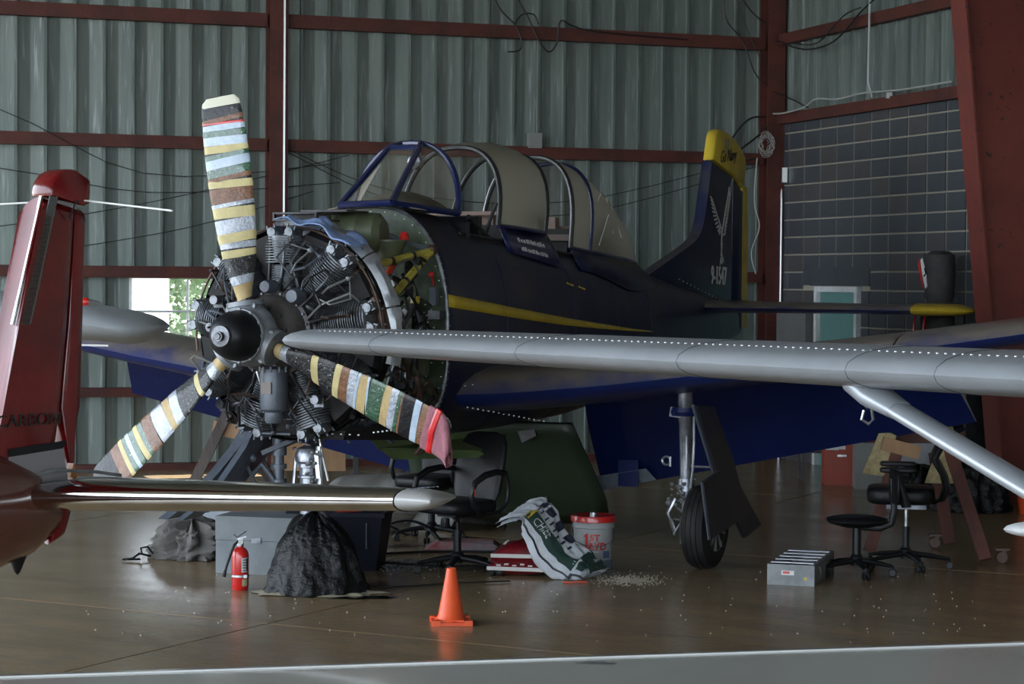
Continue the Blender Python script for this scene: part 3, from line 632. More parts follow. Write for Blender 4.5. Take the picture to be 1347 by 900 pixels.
mb = MB(); mb.tube([V(2.2, .06, 3.0), V(2.24, .06, 2.93)], .012); mb.lathe([(0, -.05), (.05, -.04), (.055, .01), (.04, .03), (0, .03)], o=V(2.25, .02, 2.90), axis=(0, 1, 0), n=14); mb.build('mirror', K['alu'], PL)
def canopy(hoops, name, label, fr=(0, -1)):
    fo = bars('canopy_frame', [hoops[i] for i in fr], K['blackm'], .021, label=label)
    mb = MB(); n = len(hoops[0]); vs = [p for h in hoops for p in h]
    mb.add(vs, [(i*n+j, i*n+j+1, (i+1)*n+j+1, (i+1)*n+j) for i in range(len(hoops)-1) for j in range(n-1)]); mb.build('canopy_glass', K['glass'], fo, 60)
    for i in fr: # bright inner lip
        mb = MB(); mb.tube([p+Vector((0, -.024, .004)) for p in hoops[i]], .006, 6); mb.build('canopy_lip', K['alu'], fo)
    for s_ in (0, -1): 
        mb = MB(); mb.tube([h[s_] for h in hoops], .018, 8); mb.build('canopy_rail', K['navyc'], fo)
    return fo
c1 = canopy([hoop(2.83, 2.98, 2.45, 3.05, .41, p=.75), hoop(3.0, 3.15, 2.445, 3.10, .43, p=.75), hoop(3.25, 3.4, 2.435, 3.115, .435, p=.75), hoop(3.5, 3.68, 2.425, 3.09, .43, p=.75), hoop(3.68, 3.86, 2.415, 3.05, .415, p=.75)], 'front', 'front sliding canopy frame, pushed back')
c2 = canopy([hoop(4.22, 4.36, 2.31, 3.05, .40), hoop(4.5, 4.66, 2.29, 3.03, .41), hoop(4.85, 4.98, 2.27, 2.965, .40), hoop(5.2, 5.32, 2.25, 2.86, .37), hoop(5.6, 5.68, 2.235, 2.70, .32), hoop(5.95, 6.0, 2.22, 2.53, .25), hoop(6.25, 6.27, 2.21, 2.36, .16), hoop(6.44, 6.45, 2.205, 2.235, .06)], 'rear', 'rear sliding canopy frame with long tapering bubble', fr=(0,))
for pts in (([hoop(4.60, 4.76, 2.29, 3.02, .412)]),):
    mb = MB(); mb.tube(pts[0], .017, 8); mb.build('canopy_frame', K['navyc'], c2)
mb = MB()
for pts in ([V(4.75, .43, 2.34), V(4.95, .43, 2.6)], [V(4.95, .36, 2.78), V(4.68, .36, 2.5)], [V(5.2, .37, 2.45), V(5.22, .30, 2.75)], [V(5.45, .345, 2.42), V(5.3, .31, 2.68)], [V(5.35, .35, 2.36), V(5.34, .34, 2.5)]): mb.tube(pts, .004, 5)
mb.build('canopy_brace', K['wtext'], c2)
# canopy skirts
for s_ in (1, -1):
    mb = MB(); n = 12
    up = [V(lerp(2.84, 3.70, i/n), s_*.415, lerp(2.45, 2.415, i/n)) for i in range(n+1)]; lo = [V(lerp(2.86, 3.92, i/n), s_*lerp(.485, .52, math.sin(math.pi*i/n)), lerp(2.25, 2.13, i/n)) for i in range(n+1)]
    mb.add(up+lo, [(i, i+1, n+2+i, n+1+i) for i in range(n)]); sk = mb.build('canopy_skirt', K['navyc'], c1, solid=.012)
    if s_ > 0:
        nm = MB()
        for row in range(2):
            i = 0; x = .22
            while x < .72:
                dx = random.uniform(.016, .03); q = .22+row*.30
                a = lerp(2.84, 3.70, x+0) ; 
                p0 = V(lerp(2.84, 3.75, x), 0, 0); z = lerp(lerp(2.45, 2.415, x), lerp(2.25, 2.13, x), q+.18); l = lerp(.415, .515, q+.18)+.022
                hgt = random.choice([.034, .034, .026]); nm.prism([(0, 0), (dx, -.002), (dx, hgt), (0, hgt)], (.002, 0, 0), o=V(lerp(2.84, 3.82, x), l, z-.02), ux=(0, 1, 0), uy=(-.35, 0, .94))
                x += dx/.9+random.choice([.008, .008, .02])
        o = nm.build('name_plate', K['wtext'], PL, 0); o['label'] = 'two illegible rows of small white lettering below the front canopy'
    mb = MB()
    tab = [(4.22, .40, 2.31, .50, 2.13), (4.6, .41, 2.29, .53, 2.10), (5.0, .395, 2.26, .50, 2.04), (5.4, .35, 2.245, .46, 1.97), (5.8, .29, 2.23, .40, 1.96), (6.2, .18, 2.21, .33, 1.98), (6.46, .05, 2.205, .26, 2.0), (6.7, .02, 2.15, .2, 2.02)]
    up = [V(a, s_*l, z) for a, l, z, _, _ in tab]; lo = [V(a, s_*(fus_at(a, z2)+.012), z2) for a, _, _, l2, z2 in tab]; n = len(tab)
    mb.add(up+lo, [(i, i+1, n+1+i, n+i) for i in range(n-1)]); mb.build('canopy_skirt', K['navy'], c2, solid=.012)
# cockpit interior
mb = MB(); mb.box(V(3.45, 0, 1.75), (1.02, 2.5, .03)); mb.box(V(2.25, 0, 2.1), (.9, .03, .72)); mb.build('cockpit_floor', K['blackp'], PL, 0)
mb = MB(); mb.box(V(2.50, 0, 2.26), (.84, .06, .50)); mb.box(V(2.72, -.2, 2.15), (.5, .4, .04)); mb.build('instrument_panel', K['blackp'], PL, 0)
mb = MB(); mb.box(V(3.52, 0, 2.32), (.80, .05, .46)); pnl = mb.build('instrument_panel', K['blackp'], PL, 0)
mb = MB(); mb.box(V(3.30, -.02, 2.56), (.74, .05, .03)); mb.build('panel_trim', mat('pinkish brown trim', (.22, .15, .12), .7), pnl)
buff = mat('dusty buff panel', (.22, .155, .125), .8, 0, (.15, .11, .09), 6)
mb = MB(); mb.prism([(-.40, 2.0), (.42, 2.0), (.40, 2.35), (.28, 2.5), (-.28, 2.5), (-.40, 2.35)], (0, .03, 0), o=V(4.72, 0, 0), ux=(1, 0, 0)); bk = mb.build('cockpit_bulkhead', buff, PL, 0)
mb = MB(); mb.box(V(4.62, .30, 2.20), (.12, .12, .16)); mb.box(V(4.58, .1, 2.40), (.4, .16, .05)); mb.tube([V(4.66, .36, 2.05), V(4.6, .33, 2.25)], .02); mb.build('equipment_box', mat('brown box', (.10, .07, .055), .6), bk)
for a in (3.15, 4.35):
    mb = MB(); mb.box(V(a, 0, 1.98), (.46, .42, .08)); mb.box(V(a+.22, 0, 2.22), (.46, .08, .5), rot=(R(-10), 0, 0)); st_ = mb.build('seat', K['blackr'], PL, 0)
    mb = MB(); mb.box(V(a+.28, 0, 2.50), (.22, .09, .14), tap=.9); mb.build('headrest', buff, st_, 0)
mb = MB(); mb.tube([V(2.72, .30, 2.2), V(2.76, .38, 2.5), V(2.78, .42, 2.62)], .014); mb.tube([V(2.3, .42, 2.5), V(2.75, .40, 2.33), V(2.9, .46, 2.24)], .02); mb.build('canopy_handle', K['blackm'], PL)

# ---------------- fin, rudder, tailplane ----------------
def foil(poly, th, taper=None, lo=0, name='fin', m_=None, parent=PL):
    """poly of (a,z) as a thin solid with rounded rim, plane l=lo"""
    cx = sum(p[0] for p in poly)/len(poly); cz = sum(p[1] for p in poly)/len(poly); mb = MB(); rings = []
    for q, l in ((1.0, 0), (.985, .35), (.94, .8), (.86, 1.0)):
        rings.append([V(cx+(a-cx)*q if q == 1 else a+(cx-a)*(1-q)*.35, lo+th/2*l, cz+(z-cz)*q if q == 1 else z+(cz-z)*(1-q)*.35) for a, z in poly])
    rl = [[Vector((2*lo-p.x, p.y, p.z)) for p in r_] for r_ in rings[::-1][:-1]]
    mb.loft(rl+rings); return mb.build(name, m_, parent, 40)
finp = [(6.80, 2.06), (6.84, 2.105), (7.3, 2.225), (7.8, 2.355), (8.05, 2.425), (8.22, 2.50), (8.31, 2.58), (8.38, 2.70), (8.45, 2.90), (8.55, 3.18), (8.575, 3.26), (9.22, 3.14), (9.22, 1.82), (8.6, 1.84), (7.6, 1.92)]
fin = foil(finp, .11, name='fin', m_=K['navy'])
cap = foil([(8.575, 3.26), (8.66, 3.50), (8.70, 3.555), (8.80, 3.58), (9.0, 3.56), (9.25, 3.50), (9.44, 3.43), (9.60, 3.33), (9.62, 3.20), (9.55, 3.02), (9.48, 3.03), (9.22, 3.14)], .112, name='fin_tip', m_=K['yellow']); cap['label'] = 'yellow painted fin and rudder tip'
rud = foil([(9.235, 3.14), (9.50, 3.02), (9.60, 3.0), (9.62, 1.56), (9.30, 1.50), (9.235, 1.6)], .085, name='rudder', m_=K['navy'])
mb = MB(); mb.prism([(9.55, 1.58), (9.72, 1.58), (9.69, 3.04), (9.55, 3.02)], (.05, 0, 0), o=(-.005, 0, 0), ux=(0, 1, 0)); mb.build('rudder_tab', K['yellow'], rud, 0)
mb = MB()
for z in (2.95, 2.25, 1.9): mb = MB(); mb.box(V(9.66, .03, z), (.03, .05, .03)); mb.tube([V(9.6, .03, z), V(9.72, .03, z-.02)], .006); mb.build('rudder_hinge', K['alu'], rud)
mb = MB(); text(mb, '9-1547', .25, V(8.78, .062, 2.105), (0, 1, -.03), (0, 0, 1), depth=.002, bold=.004, sx=.66); tag(mb.build('serial_number', K['wtext'], fin, 0), 'white serial number 9-1547 on the fin')
mb = MB()   # script lettering and small bird mark on the tip
text(mb, 'Go Navy', .17, V(9.02, .062, 3.32), (0, 1, .12), (0, -.1, 1), depth=.002, shear=.5, sx=.8); mb.build('script_lettering', K['blackp'], cap, 0)
mb = MB()
for i in range(7): mb.prism([(0, 0), (.015, 0), (.02+.01*i, .16), (.0+.008*i, .15)], (.002, 0, 0), o=V(8.92+.012*i, .060, 3.34), ux=(0, 1, 0))
mb.build('feather_mark', mat('grey marking', (.3, .27, .15), .6), cap, 0)
# eagle: two raised wings of feathers, body, head, talons
mb = MB(); X0 = .060
def fe(a, z, an, ln, wd): 
    a -= .10; wd *= 1.35
    c, s_ = math.cos(R(an)), math.sin(R(an)); mb.prism([(0, -wd/2), (ln*.8, -wd/2), (ln, 0), (ln*.8, wd/2), (0, wd/2)], (.002, 0, 0), o=V(a, X0, z), ux=(0, c, s_), uy=(0, -s_, c))
for i in range(11):
    t = i/10; fe(lerp(8.92, 8.66, t), lerp(2.56, 2.86, t), lerp(215, 150, t), lerp(.07, .11, math.sin(t*3)), .014); fe(lerp(8.92, 8.66, t)+.02, lerp(2.58, 2.86, t), lerp(120, 160, t), .06, .012)
for i in range(15):
    t = i/14; fe(lerp(9.0, 9.20, t), lerp(2.52, 2.98, t), lerp(20, 62, t), lerp(.08, .15, t), .014); fe(lerp(8.98, 9.16, t), lerp(2.54, 2.95, t), lerp(110, 85, t), .07, .012)
for i in range(9): fe(8.96+.008*math.sin(i*2), 2.58-i*.035, 250+8*(i % 3), .07, .022)
fe(8.92, 2.60, 190, .07, .03); fe(8.90, 2.57, 230, .05, .02); fe(8.97, 2.30, 275, .07, .016); fe(9.0, 2.30, 290, .06, .014); fe(8.93, 2.29, 255, .08, .014)
tag(mb.build('eagle_emblem', K['wtext'], fin, 0), 'white diving eagle emblem on the fin')
mb = MB()
for i in range(16): mb.sphere(V(7.6+i*.11, .06+fus_at(7.6+i*.11, 1.9)*.1, 2.07-.018*i), .006, n=6)
mb.build('rivets', K['rivet'], fin)['kind'] = 'stuff'
def wing(tab, name, m_, sgn=1, n=22, parent=PL, smooth=50):
    """tab rows: l, a_le, chord, z, thickness"""
    mb = MB(); rr = []
    for l, al, ch, z, th in tab:
        r_ = []
        for j in range(n):
            q = 2*math.pi*j/n; x = .5-.5*math.cos(q); xx = x**1.0
            y = 5*th*(.2969*math.sqrt(xx)-.126*xx-.3516*xx**2+.2843*xx**3-.1015*xx**4)*(1 if q < math.pi else -.75)
            r_.append(V(al+ch*xx, l*sgn, z+y))
        rr.append(r_)
    mb.loft(rr); return mb.build(name, m_, parent, smooth)
for s_ in (1, -1):
    tab = [(0, 8.02, 1.35, 1.80, .14), (.3, 8.05, 1.32, 1.80, .14), (2.1, 8.35, 1.0, 1.79, .11), (2.12, 8.35, .99, 1.79, .11)]
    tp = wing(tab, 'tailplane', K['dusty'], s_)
    t2 = wing([(2.12, 8.35, 1.0, 1.79, .14), (2.5, 8.43, .86, 1.79, .13), (2.62, 8.55, .62, 1.79, .07), (2.66, 8.7, .3, 1.79, .03)], 'tailplane_tip', K['yellow'], s_, parent=tp); t2['label'] = 'yellow tailplane tip'
# ---------------- wings ----------------
for s_ in (1, -1):
    side = 'left' if s_ > 0 else 'right'
    tab = [(.30, 1.70, 3.2, 1.235, .40), (.52, 1.78, 3.1, 1.235, .40), (.8, 1.98, 2.8, 1.245, .38), (1.1, 2.12, 2.6, 1.27, .36), (1.5, 2.2, 2.45, 1.31, .34), (2.5, 2.31, 2.2, 1.435, .30), (3.5, 2.42, 1.95, 1.58, .26), (3.52, 2.42, 1.95, 1.583, .26)]
    # flap cut: inner part shorter
    tabi = [(l, a, ch*.76 if l < 3.51 else ch, z, th) for l, a, ch, z, th in tab]
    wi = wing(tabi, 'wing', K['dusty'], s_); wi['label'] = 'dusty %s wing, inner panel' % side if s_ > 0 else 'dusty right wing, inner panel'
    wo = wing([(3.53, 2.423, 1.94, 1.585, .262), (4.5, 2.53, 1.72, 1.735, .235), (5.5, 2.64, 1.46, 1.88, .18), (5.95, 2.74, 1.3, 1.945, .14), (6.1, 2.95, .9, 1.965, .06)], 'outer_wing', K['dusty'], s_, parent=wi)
    # seams, rivets
    mb = MB()
    for i in range(34):
        q = i/33; mb.sphere(V(lerp(2.0, 2.42, q)+.1, s_*lerp(.75, 3.5, q), lerp(1.17, 1.50, q)), .0042, n=5)
    for i in range(16):
        q = i/15; mb.sphere(V(lerp(1.86, 2.7, q), s_*lerp(.62, 1.1, q), lerp(1.30, 1.40, q)), .007, n=6); mb.sphere(V(lerp(1.86, 2.6, q), s_*lerp(.64, .9, q), lerp(1.15, 1.02, q)), .008, n=6)
    mb.build('rivets', K['rivet'], wi)['kind'] = 'stuff'
    # flap
    fp = MB(); n = 14; hi = []; lo = []
    for i in range(n+1):
        q = i/n; l = lerp(.66, 3.54, q); hi.append((lerp(3.92, 3.72, q), l, lerp(1.10, 1.53, q))); lo.append((lerp(4.18, 4.08, q), lerp(.72, 3.72, q), lerp(.38, 1.03, q)))
    rr = []
    for h, o_ in zip(hi, lo):
        hv = V(h[0], s_*h[1], h[2]); lv = V(o_[0], s_*o_[1], o_[2]); m2 = hv.lerp(lv, .3)+Vector((0, -.03, 0)); b2 = hv.lerp(lv, .3)+Vector((0, .10, 0)); h2 = hv+Vector((0, .07, .02))
        rr.append([hv, m2, lv, lv+Vector((0, .01, .005)), b2, h2])
    fp.loft(rr); fl_ = fp.build('flap', K['navyc'], PL, 30)
    mb = MB()
    for i in range(22): q = i/21; hv = V(hi[0][0], s_*hi[0][1], hi[0][2]).lerp(V(lo[0][0], s_*lo[0][1], lo[0][2]), q); mb.sphere(hv+Vector((s_*.02, -.006-.025*math.sin(q*3), 0)), .004, n=5)
    mb.build('rivets', K['rivet'], fl_)['kind'] = 'stuff'
    if s_ > 0:
        mb = MB(); mb.add([V(4.10, .68, .49), V(4.10, 1.13, .575), V(4.165, 1.19, .485), V(4.185, .725, .375)], [(0, 1, 2, 3)]); o = mb.build('flap_patch', mat('grey primer', (.16, .19, .22), .5, 0, (.12, .14, .17), 10), fl_, solid=.006, smooth=0); o['label'] = 'unpainted grey strip at the flap trailing edge'
        for v in o.data.vertices: v.co.y -= .035
        mb = MB(); mb.box(V(4.07, .98, .53), (.17, .012, .21)); o = mb.build('access_plate', mat('bright blue plate', (.004, .013, .085), .5, spec=.3), fl_, 0); o['label'] = 'brighter blue plate on the flap'
        mb = MB()
        for i in range(22): t = i/21*2*math.pi*.8-1; mb.sphere(V(3.70, 3.05+.07*math.cos(t), 1.16+.05*math.sin(t)), .005, n=6)
        mb.build('access_ring', K['rivet'], fl_)['kind'] = 'stuff'
# speed brake under the belly
mb = MB(); n = 16; rows = []
for j in range(9):
    v = j/8; z = lerp(.95, .12, v); wv = lerp(.74, .88, v) if v < .80 else .88*math.sqrt(max(.05, 1-((v-.80)/.235)**2)); a0 = lerp(3.45, 4.05, v)
    rows.append([V(a0-.10*(1-(2*i/n-1)**2), lerp(-wv, wv, i/n)+.02, z) for i in range(n+1)])
mb.grid(lambda u, v: rows[int(round(u*8))][int(round(v*n))], 8, n); sb_ = mb.build('speed_brake', K['dgreen'], PL, solid=.03, smooth=60); sb_['label'] = 'dark green open speed brake panel hanging below the belly'
mb = MB(); mb.prism([(0, 0), (.02, .02), (.025, .19), (.0, .25), (-.02, .27), (.005, .12)], (0, -.02, 0), o=V(3.86, .38, .28)+Vector((0, -.05, 0)), ux=(1, 0, 0)); mb.build('slot', K['blackm'], sb_, 0)
mb = MB(); mb.prism([(0, 0), (.14, .05), (.18, -.08), (.06, -.14)], (0, -.02, 0), o=V(3.42, .30, .93), ux=(1, 0, 0)); mb.build('bracket', K['blackm'], PL, 0)
# cowl flap / gear bay door panel, light green inside
mb = MB(); mb.add([V(1.45, .05, .97), V(1.55, .10, .86), V(1.9, .72, .84), V(2.4, .70, .93)], [(0, 1, 2, 3)])
mb.add([V(1.55, .10, .86), V(1.66, .16, .78), V(1.98, .78, .80), V(1.9, .72, .84)], [(0, 1, 2, 3)]); o = mb.build('belly_door', mat('light green primer', (.085, .12, .045), .5, 0, (.05, .075, .03), 6), PL, solid=.012, smooth=0); o['label'] = 'light green open belly door'
# ---------------- landing gear ----------------
def wheel(c, r_, w_, ax, parent, hubm):
    mb = MB(); h = w_/2
    mb.lathe([(r_*.55, -h*.9), (r_*.62, -h), (r_*.82, -h), (r_*.95, -h*.8), (r_*.99, -h*.45), (r_*.975, -h*.42), (r_*.975, -h*.36), (r_, -h*.33), (r_, -.004), (r_*.98, -.003), (r_*.98, .003), (r_, .004), (r_, h*.33), (r_*.975, h*.36), (r_*.975, h*.42), (r_*.99, h*.45), (r_*.95, h*.8), (r_*.82, h), (r_*.62, h), (r_*.55, h*.9)], o=c, axis=ax, n=40)
    ty = mb.build('tyre', K['blackr'], parent)
    mb = MB(); mb.lathe([(0, -h*.7), (r_*.5, -h*.7), (r_*.58, -h*.95), (r_*.60, -h*.8), (r_*.60, h*.8), (r_*.58, h*.95), (r_*.5, h*.72), (r_*.2, h*.5), (r_*.18, h*.95), (0, h*.95)], o=c, axis=ax, n=30); hb = mb.build('wheel_hub', hubm, ty)
    mb = MB(); axv = Vector(ax).normalized(); x = axv.cross(Vector((0, 0, 1))).normalized(); y = axv.cross(x)
    for k in range(9):
        t = 2*math.pi*k/9; d = x*math.cos(t)+y*math.sin(t); mb.bar(Vector(c)+axv*h*.78+d*r_*.15, Vector(c)+axv*h*.9+d*r_*.56, .02, .03, up=ax)
    mb.build('wheel_spoke', K['alu'], ty); return ty
hubm = K['alu']
for s_ in (1,):
    g = MB(); g.tube([V(2.70, s_*1.95, 1.38), V(2.72, s_*1.95, 1.05), V(2.72, s_*1.95, 1.04), V(2.74, s_*1.955, .62)], [.052, .052, .046, .046], 16)
    g.tube([V(2.74, s_*1.955, .64), V(2.74, s_*1.955, .55)], .062, 16); g.tube([V(2.74, s_*1.955, .58), V(2.76, s_*1.945, .30)], [.032, .03], 12); g.tube([V(2.76, s_*1.93, .36), V(2.76, s_*1.92, .17)], [.03, .018], 10)
    g.tube([V(2.76, s_*1.93, .30), V(2.76, s_*2.12, .30)], .025, 10)
    gs = g.build('main_gear_strut', K['strut'], PL)
    mb = MB(); mb.lathe([(.09, -.03), (.11, -.03), (.12, 0), (.11, .03), (.09, .03)], o=V(2.72, s_*1.95, 1.12), n=16); mb.bar(V(2.66, s_*1.85, 1.12), V(2.72, s_*1.98, 1.10), .06, .07); mb.build('gear_trunnion', K['navyc'], gs)
    mb = MB(); mb.tube([V(2.70, s_*2.02, 1.1), V(2.68, s_*2.03, .9), V(2.69, s_*2.02, .7), V(2.70, s_*2.0, .56)], .009, 6); mb.tube([V(2.64, s_*1.99, .95), V(2.64, s_*1.99, .72)], .007, 6); mb.tube([V(2.7, s_*2.0, .73), V(2.7, s_*2.3, .73)], .009, 6)
    for i in range(26): mb.sphere(V(2.70+random.uniform(-.07, .0), s_*(1.96+random.uniform(-.12, .12)), .55+random.uniform(-.1, .1)), random.uniform(.01, .024), n=8)
    for i in range(9): z = .45+random.uniform(-.12, .15); mb.tube([V(2.68, s_*(1.9+random.uniform(-.1, .1)), z), V(2.68, s_*(1.95+random.uniform(-.1, .14)), z+random.uniform(-.1, .1))], .008, 6)
    mb.build('brake_lines', K['alu'], gs)
    mb = MB()
    mb.tube([V(2.66, s_*1.90, .5), V(2.62, s_*1.86, .40), V(2.70, s_*1.89, .24)], .016, 8); mb.build('torque_link', K['alu'], gs)
    if s_ > 0:
        mb = MB(); t = [V(2.62, 1.845+.03*math.cos(q), .77+.03*math.sin(q)) for q in [R(40+i*28) for i in range(11)]]; mb.tube(t, .008, 6); mb.tube([V(2.62, 1.875, .80), V(2.62, 1.875, .73)], .008, 6); mb.build('tie_down_ring', K['alu'], gs)
    wheel(V(2.76, s_*2.09, .30), .30, .19, (s_, 0, 0), gs, hubm)
    dm = mat('gear door paint', (.010, .013, .022), .4, 0, (.02, .022, .03), 4, dust=.3)
    def door(name, pts, l, th=.025):
        mb = MB(); mb.prism([(a, z) for a, z in pts], (s_*th, 0, 0), o=(s_*l, 0, 0), ux=(0, 1, 0)); return mb.build(name, dm, gs, 0)
    door('gear_door', [(1.93, 1.21), (2.27, 1.19), (2.66, .82), (2.85, .59), (3.32, .27), (2.96, .21), (2.66, .45), (2.44, .63), (2.2, .9)], 2.30)
    mb = MB(); mb.tube([V(a, s_*2.292, z) for a, z in ((1.93, 1.21), (2.2, .9), (2.44, .63), (2.66, .45))], .012, 6); mb.build('door_edge', K['greym'], gs)
    door('gear_door', [(1.87, .70), (2.2, .755), (2.62, .37), (2.03, .30), (1.97, .45)], 2.37)
    mb = MB(); mb.tube([V(2.62, s_*2.38, .37), V(2.2, s_*2.38, .755), V(1.87, s_*2.38, .70), V(1.97, s_*2.38, .45), V(2.03, s_*2.38, .30)], .007, 6); mb.build('door_edge', K['greym'], gs)
# nose gear
g = MB(); g.tube([V(.98, 0, 1.1), V(.84, 0, .92), V(.75, 0, .90)], [.05, .05, .04], 12)
g.lathe([(0, .0), (.055, .0), (.055, .27), (.07, .275), (.07, .29), (.058, .295), (.058, .34), (.075, .345), (.075, .37), (.088, .385), (.09, .43), (.07, .47), (.03, .49), (0, .49)], o=V(.75, 0, .44), n=24); g.tube([V(.75, 0, .5), V(.75, 0, .27)], .035, 12)
g.tube([V(.75, .085, .27), V(.75, .085, .42), V(.75, 0, .47)], .022, 10); g.tube([V(.75, -.085, .27), V(.75, -.085, .42), V(.75, 0, .47)], .022, 10); g.tube([V(.75, -.1, .24), V(.75, .1, .24)], .02, 8)
ng = g.build('nose_gear_strut', K['strut'], PL)
mb = MB(); mb.tube([V(.72, .10, .93), V(.72, .11, .62)], .022, 8); mb.bar(V(.70, .10, .90), V(.70, .12, .72), .05, .03); mb.tube([V(.74, .08, 1.05), V(.72, .12, .9), V(.74, .16, .70)], .009, 6); mb.tube([V(.72, -.08, .85), V(.70, -.09, .6)], .012, 6)
for i in range(16): mb.sphere(V(.68+random.uniform(-.03, .02), random.uniform(-.10, .13), .78+random.uniform(-.1, .2)), random.uniform(.01, .018), n=8)
mb.build('hydraulic_lines', K['alu'], ng)
wheel(V(.75, 0, .24), .24, .15, (1, 0, 0), ng, hubm)
mb = MB(); mb.tube([V(.70, -.20, 1.10), V(.70, -.20, .92)], .045, 14); mb.tube([V(.70, -.20, .92), V(.70, -.20, .86)], .055, 14); mb.tube([V(.70, -.2, .86), V(.70, -.2, .62)], [.036, .040], 12); mb.tube([V(.7, -.2, .80), V(.7, -.2, .77)], .055, 12); mb.tube([V(.7, -.2, .70), V(.7, -.2, .66)], .055, 12); mb.tube([V(.7, -.2, .62), V(.72, -.06, .5)], .02, 8)
mb.build('retraction_strut', K['greym'], ng)
mb = MB(); mb.tube([V(.62, -.36, .72), V(.62, -.28, .80), V(.64, -.22, .72), V(.7, -.18, .60)], .018, 8); mb.tube([V(.6, -.42, .86), V(.62, -.34, .68), V(.66, -.24, .62)], .012, 6); mb.sphere(V(.62, -.35, .84), .03); mb.tube([V(.62, -.40, .80), V(.6, -.38, .90)], .02, 8); mb.build('steering_linkage', K['greym'], ng)
mb = MB(); mb.bar(V(.80, .02, 1.02), V(.62, -.28, .87), .03, .08, up=(0, 1, 0)); mb.build('drag_brace', K['greym'], ng, 0)
for off, wdt in ((0, .075), (.13, .05)):
    mb = MB(); pts = [V(.66, -.30+off*.2, 1.22), V(.60, -.36+off*.3, 1.10), V(.50, -.42+off*.5, .92), V(.38, -.50+off*.7, .76), V(.30, -.56+off*.9, .66), V(.20, -.64+off, .55), V(.1, -.72+off, .46)]
    rr = []
    for i, p in enumerate(pts): rr.append([p+Vector((-wdt*.5, 0, 0)), p+Vector((wdt*.5, .0, 0)), p+Vector((wdt*.5, .5 if off == 0 else .2, 0)), p+Vector((wdt*.5-.02, .5 if off == 0 else .2, 0)), p+Vector((wdt*.5-.02, .02, 0)), p+Vector((-wdt*.5, .02, 0))])
    mb.loft(rr); mb.build('nose_gear_door', mat('grey blue door', (.09, .11, .14), .4, 0, (.05, .06, .075), 6), ng, 40)
# ================= OTHER AIRCRAFT =================
from mathutils import noise
# --- silver high-wing airplane in front ---
chrome = mat('polished aluminium', (.62, .62, .60), .12, 1, (.5, .5, .48), 6, bump=.03, bsc=5)
silv = mat('silver grey wing paint', (.38, .41, .44), .34, .35, (.32, .345, .37), 3, (.35, .7), spots=(.06, .06, .06), spotsc=70, spotthr=(.74, .76))
SW_ = thing('airplane', 'silver high-wing airplane whose long braced wing crosses in front of the navy trainer', 'airplane', (0, 0, 0))
P0 = Vector((-1.38, 12.0, 1.70)); P1 = Vector((2.01, 8.5, 1.662)); D = (P1-P0).normalized(); Nn = Vector((-D.y, D.x, 0))   # Nn points away from viewer = chord direction
if Nn.y < 0: Nn = -Nn
def swr(s_, ch, th, z=0, n=26):
    o = []
    for j in range(n):
        q = 2*math.pi*j/n; x = .5-.5*math.cos(q); y = 5*th*(.2969*math.sqrt(x)-.126*x-.3516*x**2+.2843*x**3-.1015*x**4)*(1.05 if q < math.pi else -1)
        o.append(P0+D*s_+Nn*(ch*x)+Vector((0, 0, y*1.0+z)))
    return o
Lw = (P1-P0).length
SWT = [(.28, 1.3, .128), (.8, 1.35, .145), (2.0, 1.45, .162), (3.5, 1.5, .18), (4.9, 1.55, .188), (8.5, 1.6, .20)]
def swp(s_, n=26, off=.0): c_, t_ = interp(SWT, s_); return swr(s_, c_, t_+off, n=n)
mb = MB(); mb.loft([swr(s_, c, t) for s_, c, t in ((.28, 1.3, .128), (.8, 1.35, .145), (2.0, 1.45, .162), (3.5, 1.5, .18), (4.9, 1.55, .188), (8.5, 1.6, .20))]); wg = mb.build('wing', silv, SW_, 60)
mb = MB(); rr = []
for s_, c, t in ((.0, .35, .05), (.012, .65, .085), (.04, .9, .105), (.10, 1.1, .118), (.20, 1.24, .126), (.283, 1.30, .131)):
    rr.append([p+Nn*(1.3-c)*.28 for p in swr(s_, c, t)])
mb.loft(rr); mb.build('wing_tip', silv, wg, 70)
for s_ in (.9, 2.0, 3.05, 4.0, 4.45):
    c, t = 1.5, lerp(.131, .19, s_/Lw); mb = MB(); r_ = swp(s_, off=.003); mb.tube([p for p in r_[1:8]]+[], .0014, 5); mb.tube(r_[-8:]+r_[:2], .0014, 5); mb.build('skin_seam', K['greym'], wg)
mb = MB()
for i in range(120):
    s_ = .3+i*.042; r_ = swp(s_); mb.sphere(r_[3], .0065, (1, 1, .7), n=6); mb.sphere(r_[-3], .005, n=5)
for s_ in (1.9, 3.05, 3.9, 4.4, 4.85):
    r_ = swp(s_, 80)
    for j in list(range(2, 16, 1)): mb.sphere(r_[j], .005, n=5)
    for j in list(range(68, 79)): mb.sphere(r_[j], .005, n=5)
mb.build('rivets', K['rivet'], wg)['kind'] = 'stuff'
mb = MB(); b = P0+D*3.86+Nn*.30+Vector((0, 0, -.085)); e = P0+D*6.3+Nn*.30+Vector((0, 0, -1.15))
def oval(c, a, r1, r2, n=16):
    x = a.cross(Vector((0, 0, 1))).normalized(); y = x.cross(a).normalized(); return [c+x*r1*math.cos(2*math.pi*i/n)+y*r2*math.sin(2*math.pi*i/n) for i in range(n)]
ax_ = (e-b).normalized(); mb.loft([oval(b.lerp(e, q), ax_, .085, r2) for q, r2 in ((0.06, .036), (.3, .042), (1, .046))]); tag(mb.build('wing_strut', silv, SW_, 60), 'pale streamlined wing strut')
mb = MB(); mb.loft([oval(b+Vector((0, 0, .04)), ax_, .13, .075), oval(b.lerp(e, .03), ax_, .11, .055), oval(b.lerp(e, .085), ax_, .085, .042)]); mb.build('strut_fairing', silv, SW_, 60)
